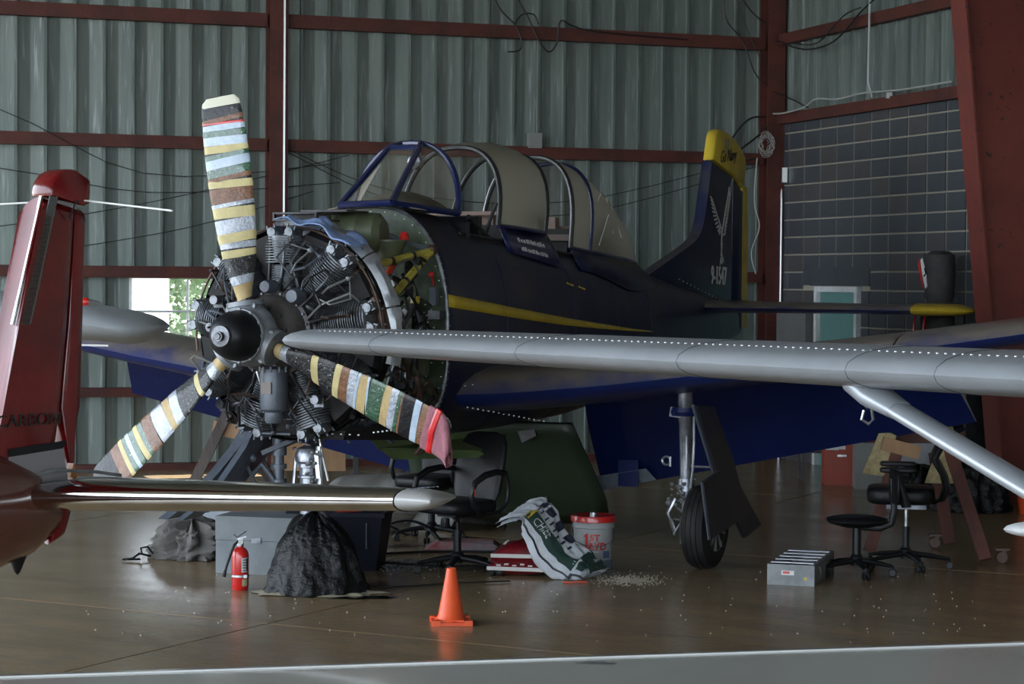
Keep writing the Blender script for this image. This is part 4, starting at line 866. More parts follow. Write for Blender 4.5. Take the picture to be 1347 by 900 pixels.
mb = MB(); c = b+D*.02+Vector((.02, 0, -.12)); mb.tube([b+Vector((.03, -.05, -.02)), c+Vector((.02, 0, -.02)), c+Vector((0, 0, -.04)), c+Vector((-.03, 0, -.02)), c+Vector((-.02, 0, .02))], .007, 6); mb.build('tie_down_ring', K['alu'], SW_)
mb = MB(); mb.sphere((2.14, 8.4, 1.085), 1, (.225, .09, .037), 20); o = mb.build('fuselage_step', K['white'], SW_, 60)
# --- red airplane tail at left ---
redg = mat('glossy dark red paint', (.15, .004, .006), .2, 0, (.09, .003, .004), 2.5, (.4, .6), .25, 3, coat=.35, spec=.4)
RA = thing('airplane', 'glossy dark red airplane tail with polished tailplane at the left edge', 'airplane', (-1.41, 7.0, 0))
nd = Vector((-.6, -.8, 0)); sd_ = Vector((.8, -.6, 0))
def RV(s_, z, l=0): return nd*s_+sd_*l+Vector((0, 0, z))
def rfoil(poly, th, name, m_, parent, l0=0):
    cx = sum(p[0] for p in poly)/len(poly); cz = sum(p[1] for p in poly)/len(poly); mb = MB(); rings = []
    for q, l in ((1.0, 0), (.96, .5), (.88, .85), (.74, 1.0)):
        rings.append([RV(s_+(cx-s_)*(1-q)*.8, z+(cz-z)*(1-q)*.3, l0+th/2*l) for s_, z in poly])
    rb = [[RV(s_+(cx-s_)*(1-q)*.8, z+(cz-z)*(1-q)*.3, l0-th/2*l) for s_, z in poly] for q, l in ((.74, 1), (.88, .85), (.96, .5))]
    mb.loft(rb+rings); return mb.build(name, m_, parent, 50)
finr = rfoil([(.155, 2.29), (.27, 1.88), (.36, 1.55), (.50, 1.30), (.9, 1.25), (.9, 1.13), (.31, 1.13), (.12, 1.40), (.085, 1.60), (.05, 1.9), (.02, 2.26)], .10, 'fin', redg, RA)
rud_ = rfoil([(.05, 1.42), (.09, 1.62), (.055, 1.9), (.03, 2.262), (-.022, 2.25), (-.01, 1.9), (.0, 1.62), (.02, 1.56), (.03, 1.40), (.03, 1.30), (.07, 1.20), (.12, 1.18), (.10, 1.36)], .06, 'rudder', redg, RA)
tip_ = rfoil([(.155, 2.29), (.158, 2.303), (.155, 2.318), (.147, 2.335), (.135, 2.350), (.12, 2.363), (.10, 2.373), (.08, 2.379), (.06, 2.381), (.04, 2.379), (.01, 2.366), (-.02, 2.352), (-.03, 2.345), (-.030, 2.31), (-.026, 2.272), (.0, 2.262)], .10, 'fin_tip', redg, RA)
mb = MB(); mb.tube([RV(.163, 2.29, .022), RV(.280, 1.885, .022)], .007, 8); mb.tube([RV(.122, 2.29, .048), RV(.232, 1.885, .048)], .004, 6); o = mb.build('leading_edge_strip', chrome, finr); o['label'] = 'polished metal strip along the fin leading edge'
mb = MB(); mb.prism([(.152, 2.29), (.124, 2.29), (.234, 1.885), (.270, 1.885)], tuple(sd_*.004), o=tuple(sd_*.046), ux=tuple(nd)); mb.build('de_icer_boot', mat('grey rubber boot', (.07, .075, .07), .6), finr, 0)
for a in ((RV(.0, 2.283, .03), Vector((.42, -.70, 2.23))), (RV(.15, 2.272, -.03), Vector((-.60, .15, 2.255)))):
    mb = MB(); mb.tube([a[0], a[1]], .003, 6); o = mb.build('antenna_rod', K['wtext'], RA); o['label'] = 'thin white rod antenna'
mb = MB(); mb.sphere(RV(.0, 2.283, .035), .012); mb.tube([RV(.0, 2.282, .035), RV(.05, 2.277, .056), RV(.08, 2.22, .056)], .003, 5); mb.build('antenna_fitting', K['blackp'], RA)
# tail cone and grey band
mb = MB(); rr = []
for s_, zc, rz, rl in ((.07, 1.29, .02, .03), (.10, 1.29, .075, .05), (.2, 1.30, .145, .085), (.35, 1.31, .19, .12), (.9, 1.34, .25, .20), (2.2, 1.42, .42, .38), (3.4, 1.5, .55, .5)):
    rr.append([RV(s_, zc+rz*math.sin(q), rl*math.cos(q)) for q in [2*math.pi*i/22 for i in range(22)]])
mb.loft(rr); tcn = mb.build('tail_cone', mat('dark red brown paint', (.09, .025, .018), .25, 0, coat=.8), RA, 60)
mb = MB(); mb.prism([(.08, 1.40), (.10, 1.49), (.32, 1.475), (.32, 1.36)], tuple(sd_*.002), o=tuple(sd_*.0515), ux=tuple(nd)); mb.build('grey_panel', mat('gloss grey band', (.15, .14, .15), .2, 0, coat=.8), finr, 0)
mb = MB(); mb.prism([(.10, 1.49), (.085, 1.515), (.32, 1.50), (.32, 1.475)], tuple(sd_*.002), o=tuple(sd_*.0518), ux=tuple(nd)); mb.build('black_stripe', K['blackp'], finr, 0)
mb = MB(); text(mb, 'CARBON', .055, RV(.238, 1.585, .0535), tuple(-nd), (0, 0, 1), depth=.0015, sx=1.15, align='CENTER'); o = mb.build('lettering', mat('black vinyl', (.01, .01, .01), .3), finr, 0); o['label'] = 'black capital letters on the red fin'
mb = MB(); mb.lathe([(0, -.06), (.01, -.05), (.03, 0), (.035, .03), (.03, .05), (0, .05)], o=RV(.24, 1.155), n=14); mb.build('tail_bumper', K['blackp'], RA)
mb = MB(); mb.prism([(0.045, 1.40), (.06, 1.44), (.075, 1.40), (.075, 1.34), (.05, 1.34)], tuple(sd_*.03), o=tuple(sd_*.03), ux=tuple(nd)); mb.build('tail_light', mat('amber lens', (.25, .10, .03), .3), RA, 30)
# tailplane: polished leading edge faces the viewer, then grey tip
O0 = nd*.25
def tpr(s_, ch, th, z, n=24):
    o = []
    for j in range(n):
        q = 2*math.pi*j/n; x = .5-.5*math.cos(q); y = 5*th*(.2969*math.sqrt(x)-.126*x-.3516*x**2+.2843*x**3-.1015*x**4)*(1 if q < math.pi else -1)
        o.append(O0+sd_*s_+(-nd)*(ch*x-.02)+Vector((0, 0, z+y)))
    return o
mb = MB(); mb.loft([tpr(s_, c, t, z) for s_, c, t, z in ((-.5, .60, .115, 1.318), (0, .56, .11, 1.343), (.8, .40, .088, 1.390), (1.565, .24, .062, 1.435))]); hs = mb.build('tailplane', chrome, RA, 60); hs['label'] = 'polished bare metal tailplane'
for k_ in range(2):
    z0 = (.011, -.013)[k_]; mb = MB(); pass
mb = MB(); mb.loft([tpr(s_, c, t, z) for s_, c, t, z in ((1.57, .24, .062, 1.4353), (1.61, .22, .058, 1.437), (1.65, .17, .047, 1.439), (1.68, .11, .03, 1.441), (1.695, .05, .012, 1.442))]); o = mb.build('tailplane_tip', mat('grey plastic tip', (.30, .30, .29), .3, .1, (.25, .25, .24), 5), hs, 60); o['label'] = 'grey plastic tailplane tip'
mb = MB(); r_ = tpr(1.567, .241, .063, 1.4351); mb.tube(r_+[r_[0]], .002, 5); mb.build('tip_joint', K['blackp'], hs)
mb = MB()
for i in range(9): mb.box(O0+sd_*(1.58+.003*i)+(-nd)*(.03+.012*i)+Vector((0, 0, 1.467)), (.012, .005, .002), rot=(0, 0, .6*i))
mb.build('screw_row', K['greym'], o if False else hs)['kind'] = 'stuff'
mb = MB(); c0 = O0+sd_*0.03; mb.tube([c0+(-nd)*.0+Vector((0, 0, 1.40)), c0+sd_*.05+(-nd)*.1+Vector((0, 0, 1.425)), c0+sd_*.1+(-nd)*.22+Vector((0, 0, 1.415)), c0+sd_*.13+(-nd)*.3+Vector((0, 0, 1.40))], .006, 6); mb.build('root_fairing', K['alu'], hs)
# --- pale wing tip behind the red tail ---
WA = thing('airplane', 'pale grey airplane wing tip with small red navigation light behind the red tail', 'airplane', (-1.6, 9.5, 0))
pale = mat('pale grey wing paint', (.33, .36, .38), .4, .1, (.27, .30, .32), 3)
mb = MB(); rr = []
for x, zt, zb, d0, d1 in ((.03, 1.835, 1.80, .25, .45), (.0, 1.855, 1.775, .15, .6), (-.05, 1.875, 1.745, .08, .8), (-.12, 1.893, 1.728, .02, .95), (-.27, 1.915, 1.742, 0, 1.1), (-.6, 1.968, 1.75, 0, 1.3), (-1.5, 2.03, 1.75, 0, 1.4), (-4, 2.05, 1.75, 0, 1.5)):
    n = 24; r_ = []
    for j in range(n):
        q = 2*math.pi*j/n; xx = .5-.5*math.cos(q); y = math.sin(q); zc = (zt+zb)/2; e = (xx**.5*(1-xx)**.8*2.2); r_.append(Vector((x, lerp(d0, d1, xx)-.02, zc+(zt-zb)/2*min(1, e)*(1 if y > 0 else -1))))
    rr.append(r_)
mb.loft(rr); ww = mb.build('wing', pale, WA, 60)
mb = MB(); mb.sphere((-.28, .02, 1.93), .02, (1.3, 1, 1)); mb.build('navigation_light', K['redp'], ww); mb = MB(); mb.tube([Vector((-.255, .0, 1.925)), Vector((-.20, .0, 1.922))], [.018, .006], 8); mb.build('light_base', K['alu'], ww)
mb = MB(); mb.bar((-.62, -.006, 1.746), (-.17, .0, 1.738), .008, .008); mb.build('lower_edge_strip', K['wtext'], ww)
# --- pale wing in the immediate foreground ---
FA = thing('airplane', 'smooth olive grey airplane wing crossing the bottom edge of the picture', 'airplane', (0, 4.9, 0))
fa = Vector((-1.133, 4.795-4.9, 1.15)); fb_ = Vector((1.277, 5.358-4.9, 1.15)); fd = (fb_-fa).normalized(); fn_ = Vector((fd.y, -fd.x, 0))
mb = MB(); rr = []
for s_ in (-2.5, 0, 1.2, 2.4, 5):
    pr = [(-.002, -.02), (0, -.006), (.012, .001), (.05, .002), (.11, .001), (.2, -.001), (.5, -.010), (1.0, -.03), (1.3, -.06), (1.3, -.09), (.6, -.1), (.1, -.06)]
    rr.append([fa+fd*s_+fn_*x+Vector((0, 0, z)) for x, z in pr])
mb.loft(rr); fw_ = mb.build('wing', mat('olive grey gloss', (.40, .41, .37), .24, .2, (.36, .37, .33), 1.5, coat=.6), FA, 40)
mb = MB(); mb.bar(fa+fd*-1+fn_*.055+Vector((0, 0, .0035)), fb_+fd*1+fn_*.055+Vector((0, 0, .0035)), .007, .003); mb.build('edge_strip', K['wtext'], fw_, 0)
mb = MB(); c = fa+fd*1.34+fn_*.12+Vector((0, 0, .001)); mb.sphere(c, .03, (1.6, .5, .12)); mb.build('flush_fitting', K['alu'], fw_)

# ================= THINGS ON THE FLOOR =================
def P(x, y, z=0): return (x, y, z)
# traffic cone
TC = thing('traffic_cone', 'small bright orange traffic cone standing on the open floor', 'traffic cone', (-.35, 12.83, 0), R(6))
org = mat('orange plastic', (.72, .09, .02), .4, 0, (.62, .07, .015), 5)
mb = MB(); mb.box((0, 0, .010), (.225, .225, .02)); mb.box((0, 0, .026), (.18, .18, .012))
for x in (-1, 1):
    for y in (-1, 1): mb.box((x*.095, y*.095, .016), (.05, .05, .032))
mb.build('base', org, TC, 20)
mb = MB(); mb.lathe([(.095, .02), (.088, .035), (.078, .05), (.028, .325), (.025, .33), (.018, .33), (.018, .30), (.07, .04)], n=28); mb.build('cone', org, TC, 50)
# fire extinguisher
FE = thing('fire_extinguisher', 'small red fire extinguisher standing in front of the grey box', 'fire extinguisher', (-1.77, 14.16, 0), R(10))
mb = MB(); mb.lathe([(.048, 0), (.052, .005), (.052, .015), (.056, .02), (.056, .225), (.052, .25), (.038, .27), (.02, .28), (.02, .295)], n=28); mb.build('cylinder', K['redp'], FE, 50)
mb = MB(); mb.lathe([(.018, .285), (.022, .29), (.022, .31), (.014, .315), (.014, .335), (0, .335)], n=14); mb.box((0, 0, .325), (.03, .025, .03)); mb.build('valve', K['alu'], FE)
mb = MB(); mb.bar((-.02, 0, .335), (.04, -.02, .352), .018, .006); mb.build('handle', K['alu'], FE, 0)
mb = MB(); mb.bar((-.02, 0, .345), (.035, -.02, .385), .018, .006); mb.bar((-.02, 0, .345), (-.045, 0, .365), .012, .005); mb.build('lever', K['blackp'], FE, 0)
mb = MB(); mb.lathe([(0, 0), (.016, 0), (.016, .01), (0, .01)], o=(.0, -.022, .315), axis=(0, -1, 0), n=14); mb.build('gauge', K['wtext'], FE)
mb = MB(); mb.tube([(-.015, -.01, .32), (-.04, -.03, .30), (-.065, -.05, .24), (-.09, -.06, .17), (-.10, -.06, .13)], .008, 8); mb.tube([(-.098, -.06, .14), (-.11, -.062, .095)], [.009, .014], 8); mb.build('hose', K['blackr'], FE)
mb = MB(); mb.lathe([(.0575, .085), (.0605, .088), (.0605, .10), (.0575, .103)], n=28); mb.box((.03, -.055, .094), (.02, .012, .02)); mb.build('band', K['alu'], FE)
def wrap(mb, c, r_, a0, a1, z0, z1, mi=0, n=8):
    vs = []
    for i in range(n+1):
        a = lerp(a0, a1, i/n)
        for z in (z0, z1): vs.append((c[0]+r_*math.sin(a), c[1]-r_*math.cos(a), z))
    mb.add(vs, [(2*i, 2*i+2, 2*i+3, 2*i+1) for i in range(n)], mi)
mb = MB(); wrap(mb, (0, 0), .0572, R(5), R(58), .12, .215); o = mb.build('label', K['white'], FE, 0)
mb = MB()
for i in range(5): wrap(mb, (0, 0), .0576, R(12), R(30+random.uniform(0, 18)), .13+i*.017, .135+i*.017)
wrap(mb, (0, 0), .0576, R(40), R(54), .125, .21); mb.build('label_print', K['blackp'], FE, 0)['kind'] = 'stuff'
mb = MB(); wrap(mb, (0, 0), .0572, R(10), R(50), .03, .075); mb.build('lower_label', mat('yellowed label', (.4, .36, .22), .6), FE, 0)
# grey storage box
GB = thing('storage_box', 'grey two-part storage box behind the fire extinguisher', 'box', (-1.70, 15.10, 0), R(-14))
gm = mat('grey painted box', (.16, .18, .19), .55, 0, (.12, .14, .15), 4, (.4, .6), .08)
mb = MB(); mb.box((0, 0, .115), (.60, .42, .23), tap=1.0); mb.build('box_base', gm, GB, 0)
mb = MB(); mb.box((0, 0, .315), (.605, .425, .165)); mb.build('box_lid', gm, GB, 0)
mb = MB(); mb.box((0, -.214, .235), (.07, .01, .04)); mb.build('latch', K['steel'], GB, 0)
# black bin behind and its contents
BN = thing('storage_bin', 'dark navy open plastic bin behind the black bag', 'bin', (-1.20, 15.35, 0), R(-6))
mb = MB(); w0, w1, h = .28, .33, .41
def rr_(hw, hd, z): return [Vector((x*hw, y*hd, z)) for x, y in ((-1, -1), (1, -1), (1, 1), (-1, 1))]
mb.loft([rr_(w0, .2, 0), rr_(w1, .24, h-.03), rr_(w1+.02, .26, h-.03), rr_(w1+.02, .26, h), rr_(w1-.01, .23, h), rr_(w0-.01, .19, .02)]); mb.build('bin', mat('navy plastic', (.004, .006, .014), .5, spec=.2), BN, 0)
mb = MB(); mb.box((.22, -.245, .25), (.008, .01, .18)); mb.build('rib', K['greym'], BN, 0)
mb = MB(); mb.lathe([(0, 0), (.11, 0), (.12, .02), (.12, .06), (.105, .075), (0, .075)], o=(-1.15, 15.35, .40), n=24); o = mb.build('oil_can_lid', K['redp']); tag(o, 'round red lid lying on top of the navy bin', 'lid')
mb = MB(); mb.tube([(-1.42, 14.95, .30), (-1.42, 14.93, .42), (-1.36, 14.92, .475), (-1.27, 14.95, .485), (-1.15, 15.1, .47)], .032, 12); tag(mb.build('corrugated_hose', mat('grey hose', (.13, .16, .17), .5)), 'thick grey hose curving over the top of the black bag', 'hose')
# garbage bag
def blob(name, m_, c, dims, seed, folds=9, amp=.10, rough=.05, shape=None, nu=72, nv=30, parent=None):
    mb = MB()
    def f(u, v):
        th = 2*math.pi*u; ph = v*math.pi*.5; r_ = math.cos(ph)**.5 if v < 1 else 0; z = math.sin(ph)
        if shape: r_, z = shape(u, v)
        q = Vector((math.cos(th)*1.7, math.sin(th)*1.7, z*1.3+seed)); k = 1+amp*noise.noise(Vector((math.cos(th)*folds*.5, math.sin(th)*folds*.5, z*.9+seed)))+rough*noise.noise(q*5)+rough*.5*noise.noise(q*11)-rough*1.2*abs(noise.noise(Vector((q.x*2.2+seed, q.y*2.2, q.z*1.1))))
        k2 = 1+amp*.6*noise.noise(q*3+Vector((7, 0, 0)))
        return Vector((c[0]+math.cos(th)*r_*dims[0]*k, c[1]+math.sin(th)*r_*dims[1]*k, max(.004, c[2]+z*dims[2]*k2)))
    mb.grid(f, nu, nv); return mb.build(name, m_, parent, 70)
bagm = mat('shiny black plastic film', (.004, .005, .006), .16, 0, bump=.7, bsc=30, spec=.22)
o = blob('garbage_bag', bagm, (-1.27, 14.10, 0), (.32, .25, .53), 3, 5, .14, .045, shape=lambda u, v: (max(0, 1.05-.38*v-.67*v**5)+.05*abs(math.sin(u*40+v*5))*(1-v), v**1.05), nu=130, nv=60); tag(o, 'shiny black garbage bag draped over a tall object beside the extinguisher', 'garbage bag')
def rag(name, m_, c, r_, seed, h=.03, sx=1, sy=1, ang=0):
    mb = MB(); mb.grid(lambda u, v: Vector((c[0]+math.cos(6.2832*u)*v*r_*sx*(1+.35*noise.noise(Vector((math.cos(6.28*u)*2, math.sin(6.28*u)*2, seed)))), c[1]+math.sin(6.2832*u)*v*r_*sy*(1+.3*noise.noise(Vector((math.cos(6.28*u)*2, math.sin(6.28*u)*2, seed+5)))), c[2]+.003+h*abs(noise.noise(Vector((math.cos(6.28*u)*v*4, math.sin(6.28*u)*v*4, seed+9))))*(1.2-v*.9)+(h*.5*(1-v**3)))), 64, 20)
    return mb.build(name, m_, None, 60)
tag(rag('rag', mat('dirty beige cloth', (.34, .32, .23), .95, 0, (.24, .22, .15), 9, bump=.4), (-1.26, 14.02, 0), .42, 2, .03, 1.0, .42), 'dirty beige cloth spread under the black garbage bag', 'cloth')
tag(blob('tarpaulin', mat('grey canvas', (.11, .105, .095), .85, 0, (.08, .076, .07), 6, bump=.3), (-2.32, 15.75, 0), (.30, .22, .26), 11, 7, .5, .22), 'crumpled dark grey canvas heap on the floor left of the grey box', 'canvas')
mb = MB(); mb.tube([(-2.60, 15.62, .03), (-2.68, 15.6, .05), (-2.72, 15.55, .02), (-2.78, 15.53, .015), (-2.74, 15.5, .02), (-2.66, 15.52, .02)], .016, 6, flat=.5); mb.tube([(-2.58, 15.6, .05), (-2.62, 15.6, .10), (-2.67, 15.6, .09), (-2.66, 15.6, .04)], .008, 6); tag(mb.build('strap', K['blackp']), 'black buckled strap lying at the left of the grey canvas', 'strap')
tag(rag('oil_puddle', mat('oil', (.006, .005, .004), .06), (-.98, 13.85, 0), .20, 4, .001, 1.25, .45), 'dark oil puddle on the floor beside the beige cloth', 'puddle')
# white foam boards behind the box
mb = MB(); mb.box((-2.28, 16.6, .22), (.16, .03, .36), rot=(.2, 0, .1)); tag(mb.build('foam_board', mat('white board', (.42, .47, .52), .6), None, 0), 'torn white board standing behind the canvas heap', 'board')
mb = MB(); mb.box((-2.10, 16.45, .17), (.17, .03, .26), rot=(.2, 0, -.1)); tag(mb.build('foam_board', mat('white board b', (.38, .42, .47), .6), None, 0), 'second, lower white board right of the torn white one', 'board')
mb = MB(); mb.box((-1.90, 16.7, .22), (.32, .25, .44)); tag(mb.build('cardboard_box', K['blackp'], None, 0), 'black carton behind the grey storage box', 'box')
# granules
mb = MB()
for i in range(650):
    a = random.uniform(0, 6.28); r_ = abs(random.gauss(0, .13)); mb.box((.90+r_*math.cos(a)*1.0-.08, 14.75+r_*math.sin(a)*1.2, .003), (.006, .006, .006), rot=(a, a, a))
tag(mb.build('granules', mat('pale granules', (.26, .24, .19), .9), None, 0), 'pale absorbent granules spilled on the floor beside the bucket', 'granules', kind='stuff')
mb = MB()
for i in range(900):
    a = random.uniform(0, 6.28); r_ = abs(random.gauss(0, .17)); mb.box((-.78+r_*math.cos(a), 15.5+r_*math.sin(a)*.9, .003), (.008, .008, .006), rot=(a, a, a))
tag(mb.build('granules', mat('grey granules', (.17, .18, .18), .9), None, 0), 'grey absorbent granules spread on the floor beside the navy bin', 'granules', kind='stuff')
mb = MB()
for i in range(130):
    x = random.uniform(-2.6, 3); y = random.uniform(12.2, 15.5); s_ = random.uniform(.002, .006); mb.box((x, y, .003), (s_*1.6, s_, .005), rot=(0, 0, x*9))
tag(mb.build('debris', mat('pale chips', (.42, .4, .34), .9), None, 0), 'small pale chips scattered over the floor', 'debris', kind='stuff')
tag((lambda m_: m_.build('zip_tie', K['orange'], None))((lambda m_: (m_.tube([(.36, 14.60, .006), (.40, 14.58, .006), (.47, 14.60, .009), (.52, 14.61, .006)], .005, 6), m_)[1])(MB())), 'orange strip lying on the floor in front of the white sack', 'strip')
# black hose loop on floor
mb = MB(); pts = [(-.95+.62+.72*math.cos(t), 15.75+.42*math.sin(t), .012) for t in [R(-10+i*12) for i in range(26)]]; mb.tube(pts, .011, 6); tag(mb.build('air_hose', K['blackr']), 'thin black hose looped on the floor around the office chair', 'hose')
mb = MB(); mb.tube([(-1.0, 14.3, .01), (-.8, 14.25, .01), (-.6, 14.35, .01), (-.35, 14.5, .01), (.0, 14.6, .01)], .006, 6); tag(mb.build('cord', K['blackr']), 'thin dark cord lying between the garbage bag and the chair', 'cord')
# ---- sacks and bucket ----
def pillow(mb, w_, l_, t_, fn, n=26, mi=0, seed=0):
    for sg in (1, -1):
        def f(u, v):
            x = (u*2-1); y = (v*2-1); e = (1-abs(x)**4)*(1-abs(y)**4); z = sg*t_/2*max(0, e)**.5*(1+.18*noise.noise(Vector((x*2.5, y*2.5, seed+sg)))+.06*noise.noise(Vector((x*7, y*7, seed))))
            return fn(Vector((x*w_/2, y*l_/2, z)))
        mb.grid(f, n, n, mi) if sg > 0 else mb.grid(lambda u, v: f(1-u, v), n, n, mi)
redb = mat('glossy red sack', (.15, .004, .009), .3, 0, (.09, .003, .006), 4, coat=.5, bump=.4, bsc=8)
RB = []
for k_, (z, lab) in enumerate(((.055, 'red and silver printed sack lying flat on the floor under the other red sack'), (.145, 'glossy dark red printed sack lying on top of the other red sack'))):
    T = thing('sack', lab, 'sack', (.06+.01*k_, 15.06, z), R(-8+6*k_), 'dark red sacks beside the bucket')
    mb = MB(); pillow(mb, .40, .34, .11 if k_ == 0 else .17, (lambda p: p) if k_ == 0 else (lambda p: Vector((p.x*(1-.25*max(0, p.z)/.08), p.y, p.z+.04*(p.x/.2)*.4))), seed=k_*3); mb.build('sack_body', redb, T, 60)
    mb = MB(); mb.bar((-.20, -.172, .0), (.20, -.172, -.005), .006, .026); mb.build('seam', mat('silver seam', (.34, .33, .31), .35, .3), T, 0)
    mb = MB()
    for i in range(5): mb.box((-.12+i*.055, -.160+.01*k_, .02+.008*(i % 2)), (.03, .004, .012), rot=(-.7, 0, 0))
    if k_: 
        for i in range(7): mb.box((-.11+.004*i, -.12+.02*i, .073+.002*i), (.018, .005, .002))
        mb.box((.06, -.150, .032), (.045, .004, .022), rot=(-.8, 0, 0))
    mb.build('print', K['wtext'], T, 0)['kind'] = 'stuff'
mb = MB(); mb.sphere((-.07, 14.93, .03), .03, (1.2, 1, 1)); tag(mb.build('rubber_ball', K['blackr']), 'small black rubber knob on the floor left of the red sacks', 'knob')
WS = thing('sack', 'slumped white and dark green printed sack leaning over the red sacks', 'sack', (.36, 14.86, 0), 0)
wsk = mat('white woven sack', (.50, .53, .56), .5, 0, (.40, .43, .47), 6, bump=.6, bsc=14)
PATH = [(.22, .03), (.10, .07), (-.02, .14), (-.09, .27), (-.16, .40), (-.24, .48), (-.36, .44)]
def ws_map(x, t, h):   # x across (towards viewer), t 0..1 along the sack, h thickness
    n = len(PATH)-1; q = min(max(t, 0), .9999)*n; i = int(q); f = q-i
    p0, p1 = PATH[max(i-1, 0)], PATH[i]; p2 = PATH[i+1]; p3 = PATH[min(i+2, n)]
    c = [.5*((2*p1[k])+(p2[k]-p0[k])*f+(2*p0[k]-5*p1[k]+4*p2[k]-p3[k])*f*f+(3*p1[k]-p0[k]-3*p2[k]+p3[k])*f**3) for k in (0, 1)]
    e = ((p2[0]-p1[0]), (p2[1]-p1[1])); L_ = math.hypot(*e); nx, nz = e[1]/L_, -e[0]/L_
    tilt = .55*(1-t)
    return Vector((c[0]+nx*h+x*.50+.02*math.sin(t*9), x*.75-.05*t, max(.003, c[1]+nz*h-x*.0+x*.35*(.8 if t > .15 else .2))))
mb = MB()
for sg in (1, -1):
    def f(u, v):
        t = u; x = v*2-1; wdt = .19*(1-.35*math.sin(min(1, t/.8)*math.pi)*.6) if t < .75 else lerp(.16, .22, (t-.75)/.25)
        th = (.085*math.sin(math.pi*min(1, t/.78))**.5*(1-x**4)**.5 if t < .78 else .006)+.008; w_ = 1+.3*noise.noise(Vector((x*3, t*7, 2+sg)))
        return ws_map(x*wdt, t, sg*th*w_+.02*noise.noise(Vector((x*4, t*10, 5))))
    mb.grid(f, 40, 24) if sg > 0 else mb.grid(lambda u, v: f(1-u, v), 40, 24)
mb.build('sack_body', wsk, WS, 60)
def sackpatch(name, m_, t0, t1, x0, x1, lift=.006, n=12, txt=None):
    mb = MB()
    def g(t, x):
        wdt = .19*(1-.35*math.sin(min(1, t/.8)*math.pi)*.6) if t < .75 else lerp(.16, .22, (t-.75)/.25)
        th = (.085*math.sin(math.pi*min(1, t/.78))**.5*(1-x**4)**.5 if t < .78 else .006)+.008; w_ = 1+.3*noise.noise(Vector((x*3, t*7, 3)))
        return ws_map(x*wdt, t, (th*w_)+lift+.02*noise.noise(Vector((x*4, t*10, 5))))
    if txt:
        vs, fs = textmesh(txt, .1, 0); mb.add([g(lerp(t0, t1, .5+p.x/.5), lerp(x0, x1, .5+p.y/.1)) for p in vs], fs)
    else: mb.grid(lambda u, v: g(lerp(t0, t1, u), lerp(x0, x1, v)), n, 6)
    return mb.build(name, m_, WS, 60)
gp = mat('dark green print', (.018, .045, .038), .45); bp_ = mat('navy print', (.02, .022, .04), .45)
sackpatch('green_panel', gp, .05, .80, -.93, -.45); sackpatch('green_panel', gp, .0, .20, -.4, .9)
for i, t in enumerate((.38, .50, .62, .72)): sackpatch('dark_square', bp_, t, t+.07, .12, .55, n=5)
for i in range(8): sackpatch('print_line', bp_, .36+i*.055, .375+i*.055, -.30, .05, n=3)['kind'] = 'stuff'
sackpatch('lettering', K['wtext'], .76, .44, -.50, -.90, .011, txt='CHIEF')
sackpatch('lettering', K['wtext'], .14, .04, .7, .2, .011, txt='DRI')
sackpatch('yellow_mark', K['yellow'], .74, .80, -.9, -.4, .010, 3)
BK = thing('bucket', 'white plastic bucket with red lid reading 1ST AYD', 'bucket', (.59, 15.38, 0), R(0))
mb = MB(); mb.lathe([(.125, 0), (.13, .01), (.142, .29), (.150, .295), (.150, .305), (.146, .31), (.150, .335), (.152, .34), (.148, .355)], n=40); mb.build('bucket_body', mat('white bucket plastic', (.34, .355, .36), .45, 0, (.26, .27, .27), 5), BK, 50)
mb = MB(); mb.lathe([(.158, .335), (.162, .338), (.162, .37), (.158, .38), (.14, .375), (0, .372)], n=40); mb.build('lid', K['redp'], BK, 40)
mb = MB(); mb.lathe([(.028, .372), (.028, .40), (.02, .405), (0, .405)], o=(0, -.02, 0), n=16); mb.build('bung', K['alu'], BK)
mb = MB(); wrap(mb, (0, 0), .1325, R(-90), R(90), .012, .07, n=20); mb.build('blue_band', mat('blue grey stain', (.10, .15, .20), .5), BK, 0)
mb = MB(); cyl_ = lambda r_: (lambda x, y, z: Vector((r_*math.sin(x/r_), -r_*math.cos(x/r_), y)))
def curved(mb, s_, size, x0, z0, r_, sx=1): 
    vs, fs = textmesh(s_, size, 0, .0022); mb.add([cyl_(r_+z0*0)(p.x*sx+x0, p.y+z0, 0) for p in vs], fs)
mb.add([cyl_(.1425)(x-.055, z+.145, 0) for x, z in ((-.022, 0), (.022, 0), (.022, .014), (.011, .014), (.011, .115), (-.004, .115), (-.022, .098), (-.022, .088), (-.010, .092), (-.010, .014), (-.022, .014))], [tuple(range(11))]); curved(mb, 'ST', .068, .005, .226, .1435, 1); curved(mb, 'AYD', .072, .024, .166, .1415, .95); mb.build('lettering', K['redp'], BK, 0)
mb = MB(); wrap(mb, (0, 0), .1405, R(-22), R(14), .128, .134); mb.build('underline', K['wtext'], BK, 0)
mb = MB(); wrap(mb, (0, 0), .1385, R(28), R(52), .085, .135); mb.build('small_label', mat('blue label', (.07, .10, .20), .5), BK, 0)
mb = MB(); mb.tube([(-.15, 0, .31), (-.155, -.04, .25), (-.13, -.08, .20), (-.05, -.14, .17), (.05, -.145, .17), (.13, -.085, .20), (.155, -.04, .25), (.15, 0, .31)], .0025, 5); mb.build('bail_handle', K['steel'], BK)
